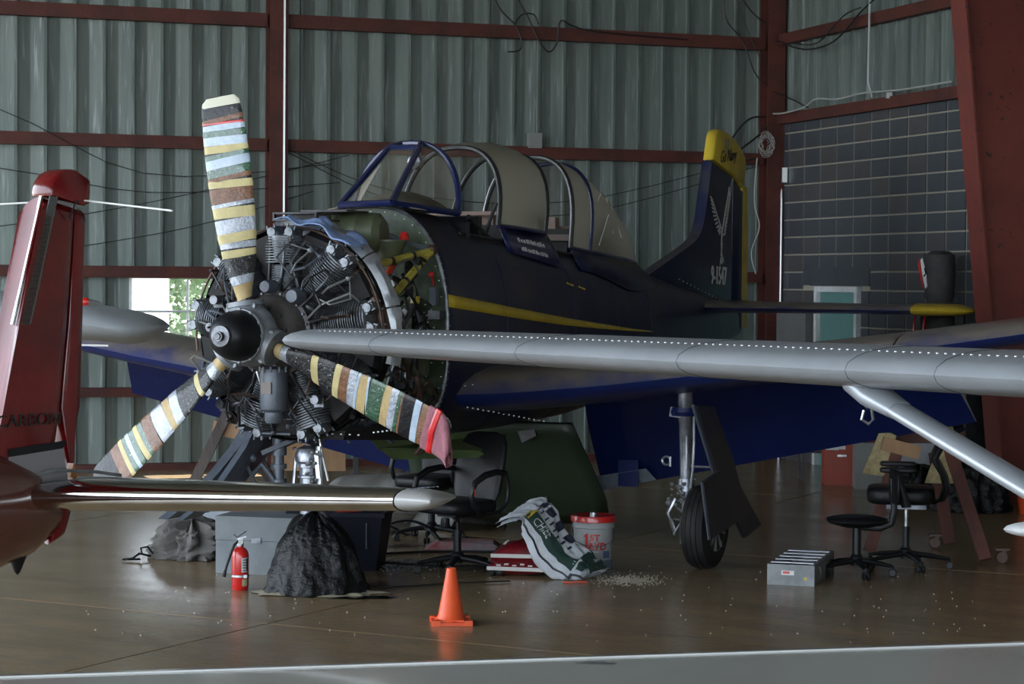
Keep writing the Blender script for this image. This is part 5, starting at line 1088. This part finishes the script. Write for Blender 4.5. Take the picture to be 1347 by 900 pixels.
# ---- office chairs ----
leather = mat('black leather', (.007, .007, .008), .42, 0, (.010, .010, .011), 7, bump=.15, bsc=12, spec=.2)
def rbox(mb, c, d, r_=.03, rot=None, bend=0, n=6):
    """rounded slab: superellipse plan lofted in z with softened rims"""
    q = Euler(rot).to_matrix() if rot else Matrix.Identity(3); rings = []; m_ = 28
    for z, k in ((-.5, .86), (-.42, .96), (-.2, 1), (.2, 1), (.42, .96), (.5, .86)):
        rings.append([Vector(c)+q @ Vector((d[0]/2*k*math.copysign(abs(math.cos(t))**.45, math.cos(t)), d[1]/2*k*math.copysign(abs(math.sin(t))**.45, math.sin(t)), d[2]*z+bend*(math.cos(t)**2))) for t in [2*math.pi*i/m_ for i in range(m_)]])
    mb.loft(rings)
def star_base(T, n=5, r_=.27, zc=.10, m_=None):
    m_ = m_ or K['blackp']; ph = random.uniform(0, 1)
    mb = MB(); mb.lathe([(0, .07), (.04, .07), (.045, .13), (.03, .15), (0, .15)], n=18); hubo = mb.build('base_hub', m_, T)
    for k in range(n):
        a = 2*math.pi*k/n+ph; d = Vector((math.cos(a), math.sin(a), 0)); mb = MB(); mb.loft([oval(d*.03+Vector((0, 0, .105)), d, .028, .022, 10), oval(d*r_*.6+Vector((0, 0, .09)), d, .022, .018, 10), oval(d*r_+Vector((0, 0, .07)), d, .018, .012, 10)])
        arm = mb.build('base_arm', m_, T); mb = MB(); x = Vector((-d.y, d.x, 0))
        for e in (-.014, .014): mb.lathe([(0, -.009), (.022, -.009), (.027, -.004), (.027, .004), (.022, .009), (0, .009)], o=d*r_+x*e+Vector((0, 0, .027)), axis=x, n=16)
        mb.tube([d*r_+Vector((0, 0, .045)), d*r_+Vector((0, 0, .075))], .008, 8); mb.bar(d*r_+x*-.02+Vector((0, 0, .045)), d*r_+x*.02+Vector((0, 0, .045)), .03, .014); mb.build('caster', K['blackp'], arm)
def exec_chair(loc, rz, label):
    T = thing('office_chair', label, 'chair', loc, rz, None); star_base(T, 5, .28)
    mb = MB(); mb.tube([(0, 0, .13), (0, 0, .30)], .028, 14); mb.tube([(0, 0, .30), (0, 0, .40)], .014, 12); mb.build('gas_lift', K['blackp'], T)
    mb = MB(); mb.box((0, 0, .41), (.22, .18, .03)); mb.tube([(.10, .06, .40), (.12, .12, .38)], .012); mb.lathe([(.03, 0), (.035, .01), (.03, .07), (0, .075)], o=(.12, 0, .32), n=14); mb.build('mechanism', K['blackp'], T)
    mb = MB(); rbox(mb, (.02, 0, .47), (.48, .46, .09)); mb.build('seat', leather, T, 60)
    mb = MB(); rings = []
    for z, x, hw, th in ((.50, -.20, .20, .03), (.56, -.215, .225, .045), (.68, -.235, .235, .05), (.80, -.26, .235, .05), (.90, -.29, .215, .045), (.955, -.31, .17, .035), (.97, -.315, .10, .015)):
        rings.append([Vector((x+th*math.sin(t)+.03*math.cos(t)**2, hw*math.copysign(abs(math.cos(t))**.6, math.cos(t)), z)) for t in [2*math.pi*i/24 for i in range(24)]])
    mb.loft(rings); mb.build('backrest', leather, T, 60)
    for s_ in (1, -1):
        mb = MB(); pts = [(-.22, s_*.25, .70), (-.10, s_*.275, .715), (.02, s_*.285, .70), (.12, s_*.285, .65), (.15, s_*.285, .57), (.12, s_*.28, .49), (.04, s_*.26, .435), (-.06, s_*.2, .42)]; mb.tube(pts, [.018, .022, .024, .022, .019, .017, .017, .016], 10); mb.tube([(-.22, s_*.25, .70), (-.25, s_*.25, .60), (-.24, s_*.25, .50), (-.18, s_*.23, .43), (.0, s_*.2, .42)], .014, 8); ar = mb.build('armrest', K['blackp'], T)
        if s_ > 0: mb = MB(); mb.box((.135, .305, .59), (.012, .006, .05)); o = mb.build('sticker', mat('red sticker', (.35, .05, .03), .5), ar, 0)
    return T
exec_chair((-.37, 15.08, 0), R(226), 'black leather office chair with loop armrests beside the orange cone')
exec_chair((-.62, 16.95, 0), R(238), 'second black office chair, half hidden behind the leather office chair')
# task stool with small back
T = thing('task_chair', 'small black armless task chair with round seat beside the aluminium rack', 'chair', (2.42, 15.1, 0), R(180)); star_base(T, 5, .25)
mb = MB(); mb.tube([(0, 0, .13), (0, 0, .34)], .03, 14); mb.build('gas_lift', K['blackp'], T)
mb = MB(); mb.lathe([(.0, .335), (.10, .34), (.19, .365), (.215, .385), (.21, .40), (.15, .415), (0, .42)], n=36); mb.build('seat', leather, T, 60)
mb = MB(); mb.tube([(-.02, 0, .34), (-.16, 0, .33), (-.24, 0, .36), (-.26, 0, .46), (-.25, 0, .60), (-.245, 0, .68)], .013, 8, flat=1.8); mb.build('back_bar', K['blackp'], T)
mb = MB(); rings = []
for z, hw in ((.51, .13), (.535, .16), (.62, .175), (.70, .165), (.735, .13)): rings.append([Vector((-.26+.022*math.sin(t), hw*math.copysign(abs(math.cos(t))**.6, math.cos(t)), z)) for t in [2*math.pi*i/20 for i in range(20)]])
for r_ in rings:
    pass
mb.loft(rings); mb.build('backrest', leather, T, 60); 
# chair with high curved back
T = thing('office_chair', 'black office chair with chrome stem and high curved back beside the wooden stand', 'chair', (2.84, 15.52, 0), R(170)); star_base(T, 5, .31)
mb = MB(); mb.tube([(0, 0, .13), (0, 0, .30)], .026, 14); mb.build('stem_cover', K['blackp'], T); mb = MB(); mb.tube([(0, 0, .30), (0, 0, .44)], .013, 12); o = mb.build('gas_lift', K['alu'], T); o['label'] = 'chrome gas lift'
mb = MB(); mb.box((0, 0, .445), (.28, .16, .03)); mb.build('mechanism', K['steel'], T, 0)
mb = MB(); rbox(mb, (.04, 0, .53), (.48, .44, .12)); mb.build('seat', leather, T, 60)
mb = MB(); rr = []
for z, x, th, hw in ((.47, -.18, .02, .10), (.50, -.25, .025, .16), (.58, -.285, .03, .20), (.68, -.26, .03, .21), (.80, -.19, .035, .22), (.90, -.24, .035, .22), (.98, -.33, .03, .20), (1.01, -.40, .02, .15)):
    rr.append([Vector((x+th*math.sin(t), hw*math.copysign(abs(math.cos(t))**.6, math.cos(t)), z)) for t in [2*math.pi*i/22 for i in range(22)]])
mb.loft(rr); mb.build('backrest', leather, T, 60)
for s_ in (1, -1):
    mb = MB(); mb.loft([oval(Vector((.0, s_*.25, .46)), Vector((.1, 0, 1)), .02, .035, 12), oval(Vector((.04, s_*.27, .60)), Vector((.1, 0, 1)), .02, .03, 12), oval(Vector((.09, s_*.28, .71)), Vector((.1, 0, 1)), .02, .025, 12)]); ar = mb.build('armrest_post', K['blackp'], T)
    mb = MB(); rbox(mb, (.06, s_*.28, .725), (.26, .09, .035)); mb.build('armrest_pad', leather, ar, 60)
# ---- aluminium rack ----
T = thing('aluminium_rack', 'low aluminium frame tray with five crossbars on the floor', 'rack', (2.02, 14.98, 0), R(-17)); al = K['alu']
fr_ = mat('dull aluminium', (.20, .21, .215), .5, .4, (.14, .15, .155), 8)
for n_, c, d in (('side_rail', (-.15, 0, .07), (.02, .86, .14)), ('side_rail', (.15, 0, .07), (.02, .86, .14)), ('end_rail', (0, -.43, .07), (.32, .02, .14)), ('end_rail', (0, .43, .07), (.32, .02, .14)), ('tray_bottom', (0, 0, .01), (.3, .86, .012))):
    mb = MB(); mb.box(c, d); mb.build(n_, fr_, T, 0)
for i in range(5): mb = MB(); mb.box((0, -.36+i*.17, .147), (.29, .06, .005)); mb.build('crossbar', mat('bright bar', (.55, .58, .62), .4, .3) if i == 0 else bpy.data.materials['bright bar'], T, 0)
mb = MB(); mb.box((-.02, -.442, .085), (.085, .004, .03)); lb_ = mb.build('label', K['wtext'], T, 0); mb = MB(); mb.box((-.03, -.445, .087), (.045, .003, .016)); mb.build('label_print', K['redp'], lb_, 0)
mb = MB(); mb.box((.10, -.442, .05), (.02, .004, .02), rot=(0, .6, 0)); mb.build('sticker', K['yellow'], T, 0)
mb = MB(); mb.tube([(.165, -.25, .11), (.175, -.25, .07), (.165, -.25, .04)], .004, 6); mb.build('latch', al, T)
# ---- wooden wing stand at right ----
rw = mat('red stained wood', (.10, .03, .02), .6, 0, (.06, .02, .015), 8, stretch=(1, 1, .2)); osb = mat('pale chipboard', (.36, .30, .16), .8, 0, (.24, .19, .09), 22, (.4, .6), bump=.3); wd = mat('bare pine', (.34, .20, .10), .7, 0, (.26, .15, .075), 10, stretch=(1, 1, .3))
T = thing('wing_stand', 'wooden A-frame stand with red legs, chipboard gussets and casters', 'stand', (3.25, 16.2, 0))
for a, b in (((.13, .45, .05), (-.01, .35, .75)), ((.22, -.42, .03), (.02, .0, .85)), ((-.56, .0, .03), (-.36, .0, .80)),):
    mb = MB(); mb.bar(a, b, .09, .045, up=(0, 1, 0)); mb.build('leg', rw, T, 0)
mb = MB(); mb.prism([(-.12, .55), (.02, .98), (.08, 1.0), (.14, .55)], (0, .02, 0), o=(-.03, -.02, 0)); mb.build('gusset', osb, T, 0)
mb = MB(); mb.prism([(-.62, .62), (-.50, .92), (-.36, .93), (-.46, .60)], (0, .02, 0), o=(0, -.02, 0)); mb.build('gusset', osb, T, 0)
mb = MB(); mb.bar((-.48, -.05, .85), (-.20, -.05, .78), .03, .10, up=(0, 0, 1)); mb.build('cross_board', wd, T, 0)
mb = MB(); mb.bar((-.58, .2, .88), (.05, .2, .88), .05, .09); mb.build('cross_board', rw, T, 0)
for x, y in ((.02, .45), (.34, -.42)):
    mb = MB(); mb.lathe([(0, -.02), (.04, -.02), (.05, 0), (.04, .02), (0, .02)], o=(x, y, .05), axis=(0, 1, 0), n=16); mb.box((x, y, .11), (.10, .09, .015)); mb.bar((x, y, .05), (x+.02, y, .11), .05, .03); mb.build('caster', K['brown'], T)
# left wing stand
T = thing('wing_stand', 'dark weathered wooden prop stand leaning under the right wing', 'stand', (-2.77, 17.95, 0)); dk = mat('weathered dark wood', (.07, .05, .04), .6, 0, (.035, .025, .02), 12, stretch=(1, 1, .3), bump=.4)
mb = MB(); mb.bar((-.02, 0, .02), (.40, .1, .92), .085, .05, up=(0, 1, 0)); mb.build('leg', dk, T, 0)
mb = MB(); mb.bar((.40, .12, .98), (.9, .5, .02), .085, .05, up=(0, 1, 0)); mb.build('leg', dk, T, 0)
mb = MB(); mb.box((.0, 0, .09), (.09, .09, .17)); mb.build('foot', dk, T, 0)
mb = MB(); mb.bar((.28, .12, .80), (.72, .12, .72), .05, .12); mb.build('cross_board', wd, T, 0)
mb = MB(); mb.lathe([(.05, 0), (.055, .01), (.055, .12), (.05, .13), (0, .13)], o=(.52, .3, .86), n=16); mb.build('jack_head', K['redp'], T)
# low wooden bench behind the engine
T = thing('workbench', 'low black framed bench with brown boards behind the engine', 'bench', (-1.35, 20.2, 0))
for x in (-.95, -.1, .35, .75): mb = MB(); mb.bar((x, 0, 0), (x, 0, .72), .05, .05); mb.build('leg', K['blackm'], T, 0)
for i, (x, z) in enumerate(((-.55, .38), (.12, .50), (.56, .50))): mb = MB(); mb.box((x, .05, z), (.70 if i == 0 else .34, .03, .26)); mb.build('board', wd, T, 0)
mb = MB(); mb.box((0, 0, .74), (2.1, .5, .04)); mb.build('bench_top', K['blackm'], T, 0)
mb = MB(); mb.tube([(-.25, -.1, .56), (.35, -.1, .54)], .03, 10); mb.build('steel_tube', K['galv'], T)
# ---- cowling panels on the floor ----
cw = mat('grey primed cowling', (.22, .22, .205), .45, .1, (.10, .10, .095), 4, dust=.4)
def shell(label, loc, rz, r_, a0, a1, ln, tilt=0, grp='loose cowling panels on the floor'):
    T = thing('cowling_panel', label, 'cowling', loc, rz, grp); mb = MB()
    mb.grid(lambda u, v: Vector((r_*math.cos(lerp(a0, a1, u))*(1-.12*v), (v-.5)*ln, r_*math.sin(lerp(a0, a1, u))*(1-.12*v)-r_*math.sin(min(a0, math.pi-a1)))), 26, 8); o = mb.build('skin', cw, T, 60, solid=.008)
    mb = MB(); mb.tube([Vector((r_*.985*math.cos(t), -ln/2, r_*.985*math.sin(t)-r_*math.sin(min(a0, math.pi-a1)))) for t in [lerp(a0, a1, i/20) for i in range(21)]], .010, 6); mb.build('edge_frame', K['blackp'], T)
    for q in (.25, .5, .75): mb = MB(); t = lerp(a0, a1, q); mb.tube([Vector((r_*.96*math.cos(t), -ln/2, r_*.96*math.sin(t)-r_*math.sin(min(a0, math.pi-a1)))), Vector((r_*.86*math.cos(t), ln/2, r_*.86*math.sin(t)-r_*math.sin(min(a0, math.pi-a1))))], .008, 6); mb.build('stiffener', K['greym'], T)
    return T
shell('large arched grey cowling panel on the floor behind the tailplane tip', (-1.08, 18.4, 0), R(58), .56, R(14), R(160), .8)
shell('smaller arched grey cowling panel right of the large arched one', (-.45, 17.9, 0), R(48), .38, R(25), R(150), .5)
shell('narrow grey cowling shell lying in front of the second office chair', (-.80, 16.5, 0), R(5), .30, R(15), R(165), .25)
shell('low wide cowling strip nearest the nose gear', (-1.12, 17.4, 0), R(6), .42, R(48), R(130), .35)
mb = MB(); mb.prism([(-.3, 0), (.3, 0), (.22, .05), (-.2, .06)], (0, .3, 0), o=(-.35, 16.3, .005)); tag(mb.build('paper_sack', mat('grey red paper', (.2, .19, .2), .8, 0, (.2, .03, .03), 3), None, 0), 'flattened grey and red paper sack on the floor behind the office chair', 'sack')
# ---- cabinets along the side wall ----
cg = mat('grey cabinet enamel', (.17, .18, .17), .45, 0, (.14, .15, .14), 3)
def cabinet(name, label, loc, rz, w_, d_, h_, m_, nd_, cat='cabinet', hm=None):
    T = thing(name, label, cat, loc, rz); mb = MB(); mb.box((0, 0, h_/2), (w_, d_, h_)); mb.build('body', m_, T, 0)
    for i in range(nd_):
        hh = (h_-.04)/nd_; mb = MB(); mb.box((0, -d_/2-.008, .02+hh*(i+.5)), (w_-.03, .016, hh-.015)); dr = mb.build('drawer', m_, T, 0)
        mb = MB(); mb.box((0, -d_/2-.022, .02+hh*(i+.62)), (.09, .012, .02)); mb.build('handle', K['alu'], dr, 0)
        mb = MB(); mb.box((0, -d_/2-.018, .02+hh*(i+.80)), (.07, .004, .035)); mb.build('label_holder', K['white'], dr, 0)
    return T
cabinet('file_cabinet', 'grey metal file cabinet with drawers beside the red cabinet', (3.62, 21.7, 0), R(-4), .36, .5, 1.0, cg, 3)
rcab = cabinet('storage_cabinet', 'red metal cabinet with papers taped to its front', (3.36, 22.1, 0), R(-4), .34, .45, .95, mat('red cabinet', (.28, .045, .025), .5), 2)
for x, z, w_, h in ((-.05, .68, .16, .24), (-.10, .42, .13, .12)): mb = MB(); mb.box((x, -.245, z), (w_, .004, h)); mb.build('paper', K['white'], rcab, 0)
cabinet('storage_cabinet', 'pale grey cabinet behind the wooden stand, right of the file cabinet', (4.05, 21.4, 0), R(-8), .62, .45, .98, mat('pale cabinet', (.28, .30, .32), .5, 0, (.22, .24, .26), 3), 1)
cabinet('tool_cabinet', 'dark cabinet between the grey file cabinet and the pale cabinet', (3.86, 22.2, 0), R(-8), .3, .45, 1.1, K['blackm'], 3)
T = thing('side_table', 'thin black legged stand in front of the teal door', 'table', (3.22, 22.5, 0))
for x in (-.2, .2):
    for y in (-.15, .15): mb = MB(); mb.bar((x, y, 0), (x, y, .55), .03, .03); mb.build('leg', K['blackm'], T, 0)
mb = MB(); mb.box((0, 0, .56), (.46, .36, .03)); mb.build('table_top', K['blackm'], T, 0); mb = MB(); mb.box((0, 0, .30), (.44, .34, .02)); mb.build('shelf', K['blackm'], T, 0)
mb = MB(); mb.box((3.3, 22.42, .35), (.16, .1, .07)); tag(mb.build('paper_stack', K['white'], None, 0), 'stack of white papers on the shelf of the thin black stand', 'papers')
T = thing('shelf_unit', 'dark open shelf against the block wall beside the red frame column', 'shelf', (4.42, 20.88, 0), R(-70))
for z in (.1, .62, 1.0): mb = MB(); mb.box((0, 0, z), (.5, .4, .04)); mb.build('shelf', rw, T, 0)
for x in (-.24, .24): mb = MB(); mb.box((x, 0, .55), (.04, .4, 1.1)); mb.build('side_panel', K['blackm'], T, 0)
mb = MB(); mb.box((0, .19, .55), (.5, .02, 1.1)); mb.build('back_panel', K['blackm'], T, 0)
tag(blob('garbage_bag', bagm, (4.15, 19.5, 0), (.36, .28, .46), 21, 9, .3, .12), 'black garbage bag on the floor below the red frame column', 'garbage bag')
tag(blob('garbage_bag', bagm, (3.75, 19.9, 0), (.24, .22, .36), 31, 9, .3, .12), 'smaller black garbage bag half hidden behind the wooden stand legs', 'garbage bag')
T = thing('bucket', 'orange bucket at the right edge beside the garbage bag', 'bucket', (4.66, 19.3, 0)); mb = MB(); mb.lathe([(.12, 0), (.15, .32), (.16, .32), (.16, .34), (.14, .34), (.115, .02)], n=24); mb.build('bucket_body', org, T); mb = MB(); mb.tube([(-.15, 0, .32), (-.1, -.1, .22), (0, -.15, .19), (.1, -.1, .22), (.15, 0, .32)], .004, 5); mb.build('bail_handle', K['steel'], T)
# hanging black bag with red straps
q = sw(4.25, 0, .28); T = thing('duffel_bag', 'black bag with red straps hanging on the block wall beside the red column', 'bag', q, rotS)
mb = MB(); rr = []
for z, w_ in ((1.05, .14), (1.2, .17), (1.6, .18), (1.86, .165), (1.88, .15), (1.92, .17), (2.2, .18), (2.33, .17), (2.37, .10)): rr.append([Vector((w_*math.cos(t), w_*.8*math.sin(t), z)) for t in [2*math.pi*i/20 for i in range(20)]])
mb.loft(rr); mb.build('bag_body', mat('black canvas', (.022, .02, .02), .8, 0, (.035, .032, .03), 6, bump=.3), T, 50)
for x in (-.14, .05): mb = MB(); mb.tube([(x, -.145, 1.82), (x-.05, -.165, 1.70), (x-.07, -.165, 1.60), (x-.03, -.15, 1.45)], .016, 6, flat=.5); mb.build('strap', K['redtape'], T)
mb = MB(); mb.prism([(-.10, 2.28), (-.07, 2.30), (0.0, 2.18), (.03, 2.02), (.0, 2.0), (-.05, 2.12)], (0, -.008, 0), o=(-.02, -.143, 0)); lg = mb.build('logo', K['wtext'], T, 0); mb = MB(); mb.prism([(-.12, 2.24), (-.10, 2.30), (-.05, 2.12), (-.03, 2.0), (-.07, 2.1)], (0, -.008, 0), o=(-.04, -.146, 0)); mb.build('logo_edge', K['redtape'], T, 0)
mb = MB(); mb.tube([(-.03, -.154, 2.20), (.0, -.156, 2.15), (-.04, -.156, 2.12)], .008, 5); mb.build('logo_mark', K['blackp'], lg)
mb = MB(); mb.tube([(-.12, -.05, 1.9), (-.2, -.08, 1.7), (-.2, -.06, 1.5), (-.14, -.04, 1.3)], .02, 6); mb.build('side_strap', K['blackr'], T)
# ---- cables on the walls ----
def wcab(label, p, pts, r_=.009, m_=None, cat='cable', off=.14):
    Pp = [p(t, z, off+(o_ if len(x_) > 2 else 0)) for x_ in pts for t, z, o_ in [(x_[0], x_[1], x_[2] if len(x_) > 2 else 0)]]
    out = []
    for i in range(len(Pp)-1):
        p0, p1, p2, p3 = Pp[max(i-1, 0)], Pp[i], Pp[i+1], Pp[min(i+2, len(Pp)-1)]
        for q_ in range(5): t = q_/5; out.append(.5*((2*p1)+(p2-p0)*t+(2*p0-5*p1+4*p2-p3)*t*t+(3*p1-p0-3*p2+p3)*t*t*t))
    out.append(Pp[-1]); mb = MB(); mb.tube(out, r_, 6); return tag(mb.build('cable', m_ or K['cable']), label, cat)
def bpx(*a): return a
wcab('black cable looping below the top girt, left of two', bw, [(-3.62, 5.4), (-3.50, 5.1), (-3.30, 4.90), (-3.22, 4.72), (-3.25, 4.62), (-3.38, 4.60)])
wcab('black cable drooping below the top girt, right of two', bw, [(-3.40, 5.4), (-3.15, 5.0), (-3.02, 4.75), (-2.90, 4.62), (-2.80, 4.72), (-2.76, 4.97), (-2.6, 4.92), (-2.3, 4.87), (-1.2, 4.83)])
wcab('small black cable loop above the top girt', bw, [(-3.30, 4.92), (-3.22, 5.02), (-3.08, 5.03), (-3.02, 4.92)])
for i, (z0, z1, zm, t0, t1) in enumerate(((3.9, 3.3, 3.15, -9.5, -5.4), (3.2, 3.1, 2.95, -9.5, -5.3), (2.5, 3.4, 2.85, -9.5, -5.2), (2.35, 3.0, 2.6, -8.2, -5.6))):
    wcab(['upper black cable strung across the wall left of the propeller', 'second sagging cable left of the propeller, just below the girt', 'rising thin cable strung behind the top propeller blade', 'lowest thin cable strung across the wall left of the propeller'][i], bw, ([(-16.9, z0+.2), (-13, z0-.25)] if t0 < -9 else [])+[(t0, z0), ((t0+t1)/2, zm), (t1, z1)], .005)
for i in range(2): wcab(['upper of two black cables sagging behind the canopy', 'lower of two black cables sagging behind the canopy'][i], bw, [(-5.9, 3.45-.03*i), (-4.6, 3.0-.1*i), (-2.6, 2.95-.15*i), (-.3, 3.5-.1*i)], .005)
wcab('black cable hanging in a long loop beside the corner column', bw, [(-.75, 5.5), (-.72, 5.1), (-.5, 4.85), (-.35, 4.5), (-.2, 4.35), (-.1, 4.3)])
wcab('black cable crossing diagonally to the top of the corner column', bw, [(-.7, 5.6), (-.4, 5.2), (-.1, 5.0)])
wcab('thin black cable falling from the roof beside the corner column', bw, [(-.62, 5.4), (-.45, 5.0), (-.3, 4.7), (-.15, 4.55)], .004)
wcab('black cable loop beside the yellow fin tip', bw, [(-.75, 3.45), (-.6, 3.75), (-.4, 3.95), (-.2, 3.98)], .012)
wcab('lower black cable loop beside the yellow fin tip', bw, [(-.75, 3.4), (-.5, 3.6), (-.3, 3.75), (-.15, 3.9)], .012)
mb = MB()
for k_ in range(9): mb.tube([bw(-.27+random.uniform(-.02, .02)+(.05+.012*(k_ % 5))*math.cos(t), 3.65+(.08+.018*(k_ % 5))*math.sin(t), .28+.008*k_) for t in [2*math.pi*i/20 for i in range(21)]], .0035, 5)
tag(mb.build('coiled_cable', K['wcable']), 'coil of pale and black cable hanging on the corner column', 'cable')
wcab('pale cable running down the wall beside the corner column', bw, [(-.3, 3.5), (-.33, 3.0), (-.26, 2.7), (-.36, 2.4), (-.3, 2.15)], .008, K['wcable'])
wcab('two-strand black cable drooping below the upper side girt', sw, [(.3, 4.85), (1.0, 4.68), (1.7, 4.7), (2.3, 4.95), (2.6, 5.05)], .010)
wcab('second black cable drooping below the upper side girt', sw, [(.6, 4.8), (1.3, 4.72), (1.9, 4.95), (2.3, 5.0)], .008)
wcab('thin black cable falling diagonally to the lower side girt', sw, [(.1, 4.3), (.6, 4.17), (1.1, 4.02)], .008)
wcab('pale cable lying along the lower side girt', sw, [(.12, 4.02), (.5, 4.0), (1.0, 4.03), (1.3, 4.10), (1.8, 4.06), (2.4, 4.08), (3.2, 4.05), (4.2, 4.05)], .010, K['wcable'])
mb = MB(); q = bw(-3.05, 3.62, .12); mb.box(q, (.15, .10, .17), rot=(0, 0, YAW)); tag(mb.build('junction_box', K['galv'], None, 0), 'grey junction box on top of the girt behind the canopy', 'junction box')
# ---- cloths on the trainer ----
PLm = PL.matrix_basis.copy(); PLm = Matrix.Translation(PL.location) @ Euler(PL.rotation_euler).to_matrix().to_4x4()
mb = MB()   # light blue cloth draped over the engine ring
def bf(u, v):
    th = R(lerp(-4, 40, u)); r_ = .750+.035*noise.noise(Vector((u*5, v*4, 1)))+.02*math.sin(u*14+v*3)+.02; a = lerp(.38, .70, v); e = 1+.15*noise.noise(Vector((u*3, v, 8)))
    return PLm @ (EC+Vector((r_*math.sin(th*e), a, r_*math.cos(th*e)-.02)))
mb.grid(bf, 30, 16); tag(mb.build('cloth', K['bluerag'], None, 70, solid=.008), 'light blue cloth draped over the top of the engine', 'cloth')
ph = PHI[1]; mb = MB(); dd = Vector((math.sin(ph), 0, math.cos(ph)))
def tf(u, v):   # towel wrapped round the blade tip, hanging end
    q = 2*math.pi*u; r_ = lerp(1.37, 1.58, v); ch, th, tw = interp(BL, min(r_, 1.45)); ch *= 1.0+.04*math.sin(q*5+v*4); tw = R(tw); tt = Vector((math.cos(ph), 0, -math.sin(ph))); cd_ = tt*math.cos(tw)+Vector((0, 1, 0))*math.sin(tw); n_ = cd_.cross(dd)
    w_ = max(0, v-.35)/.65; y = (th/2+.012+.02*w_)*math.sin(q)*(1+.4*noise.noise(Vector((u*9, v*3, 4)))); x = (ch/2+.012)*math.cos(q)
    p = EC+dd*(r_)+cd_*x+n_*y; p.z -= w_*w_*(.05+.55*(ch/2-x)); p.x -= w_*w_*.25*(ch/2-x); return PLm @ p
mb.grid(tf, 60, 18); tw_ = tag(mb.build('towel', K['pink'], None, 70, solid=.006), 'dusty pink towel taped round the tip of the right-hand propeller blade', 'towel')
mb = MB(); mb.grid(lambda u, v: (lambda p: p)(tf(u, lerp(.22, .42, v)))+(tf(u, .3)-PLm @ (EC+dd*1.45)).normalized()*.010, 60, 3); mb.build('red_tape', K['redtape'], tw_, 70, solid=.003)
# ---- outside the window ----
leafm = mat('leaves', (.05, .10, .035), .7, 0, (.10, .16, .06), 1.2, (.35, .65)); bark = mat('bark', (.06, .045, .03), .9)
def tree(label, x, y, h_, r_, seed):
    T = thing('tree', label, 'tree', (x, y, -.2), 0, 'trees outside the window'); rd = random.Random(seed)
    mb = MB(); mb.tube([(0, 0, 0), (.05, 0, h_*.3), (0, .05, h_*.55)], [.16, .12, .06], 8); mb.build('trunk', bark, T)
    mb = MB()
    for i in range(2600):
        a = rd.uniform(0, 6.28); b = math.acos(rd.uniform(-1, 1)); q = r_*rd.random()**.33*(1+.25*math.sin(3*a+seed)); c = Vector((q*math.sin(b)*math.cos(a), q*math.sin(b)*math.sin(a), h_*.55+q*math.cos(b)*h_*.5/r_)); s_ = rd.uniform(.06, .13)
        u = Vector((rd.uniform(-1, 1), rd.uniform(-1, 1), rd.uniform(-1, 1))).normalized()*s_; v = Vector((rd.uniform(-1, 1), rd.uniform(-1, 1), rd.uniform(-1, 1))).normalized()*s_; mb.add([c-u, c+v, c+u, c-v], [(0, 1, 2, 3)])
    mb.build('foliage', leafm, T, 0)['kind'] = 'stuff'
for i, (x, y, h_, r_) in enumerate(((-7.0, 43, 5.0, 2.0), (-2.2, 44, 5.4, 2.0), (-8.5, 50, 6.5, 2.3), (-12.0, 44, 6.0, 2.0), (-3.2, 51, 6, 2.2))): tree(['bushy tree in the middle of the window view', 'bushy tree at the right of the window view', 'tallest tree behind the others outside the window', 'tree at the left of the window view', 'tree hidden behind the engine side of the window'][i], x, y, h_, r_, i+3)
T = thing('glare_box', 'white box added to stand for the glare in the left pane of the window', 'glare_box', (-5.85, 31.0, -.2), R(0)); wp = mat('white trailer paint', (.85, .86, .84), .35)  # added white box standing in for the window glare, not a known vehicle
mb = MB(); mb.box((-.35, 0, 1.45), (2.1, 3.0, 1.75)); mb.build('body', wp, T, 0)
for x in (-.8, .1): mb = MB(); mb.lathe([(0, -.1), (.3, -.1), (.3, .1), (0, .1)], o=(x, -.9, .30), axis=(1, 0, 0), n=20); mb.build('wheel', K['blackr'], T)
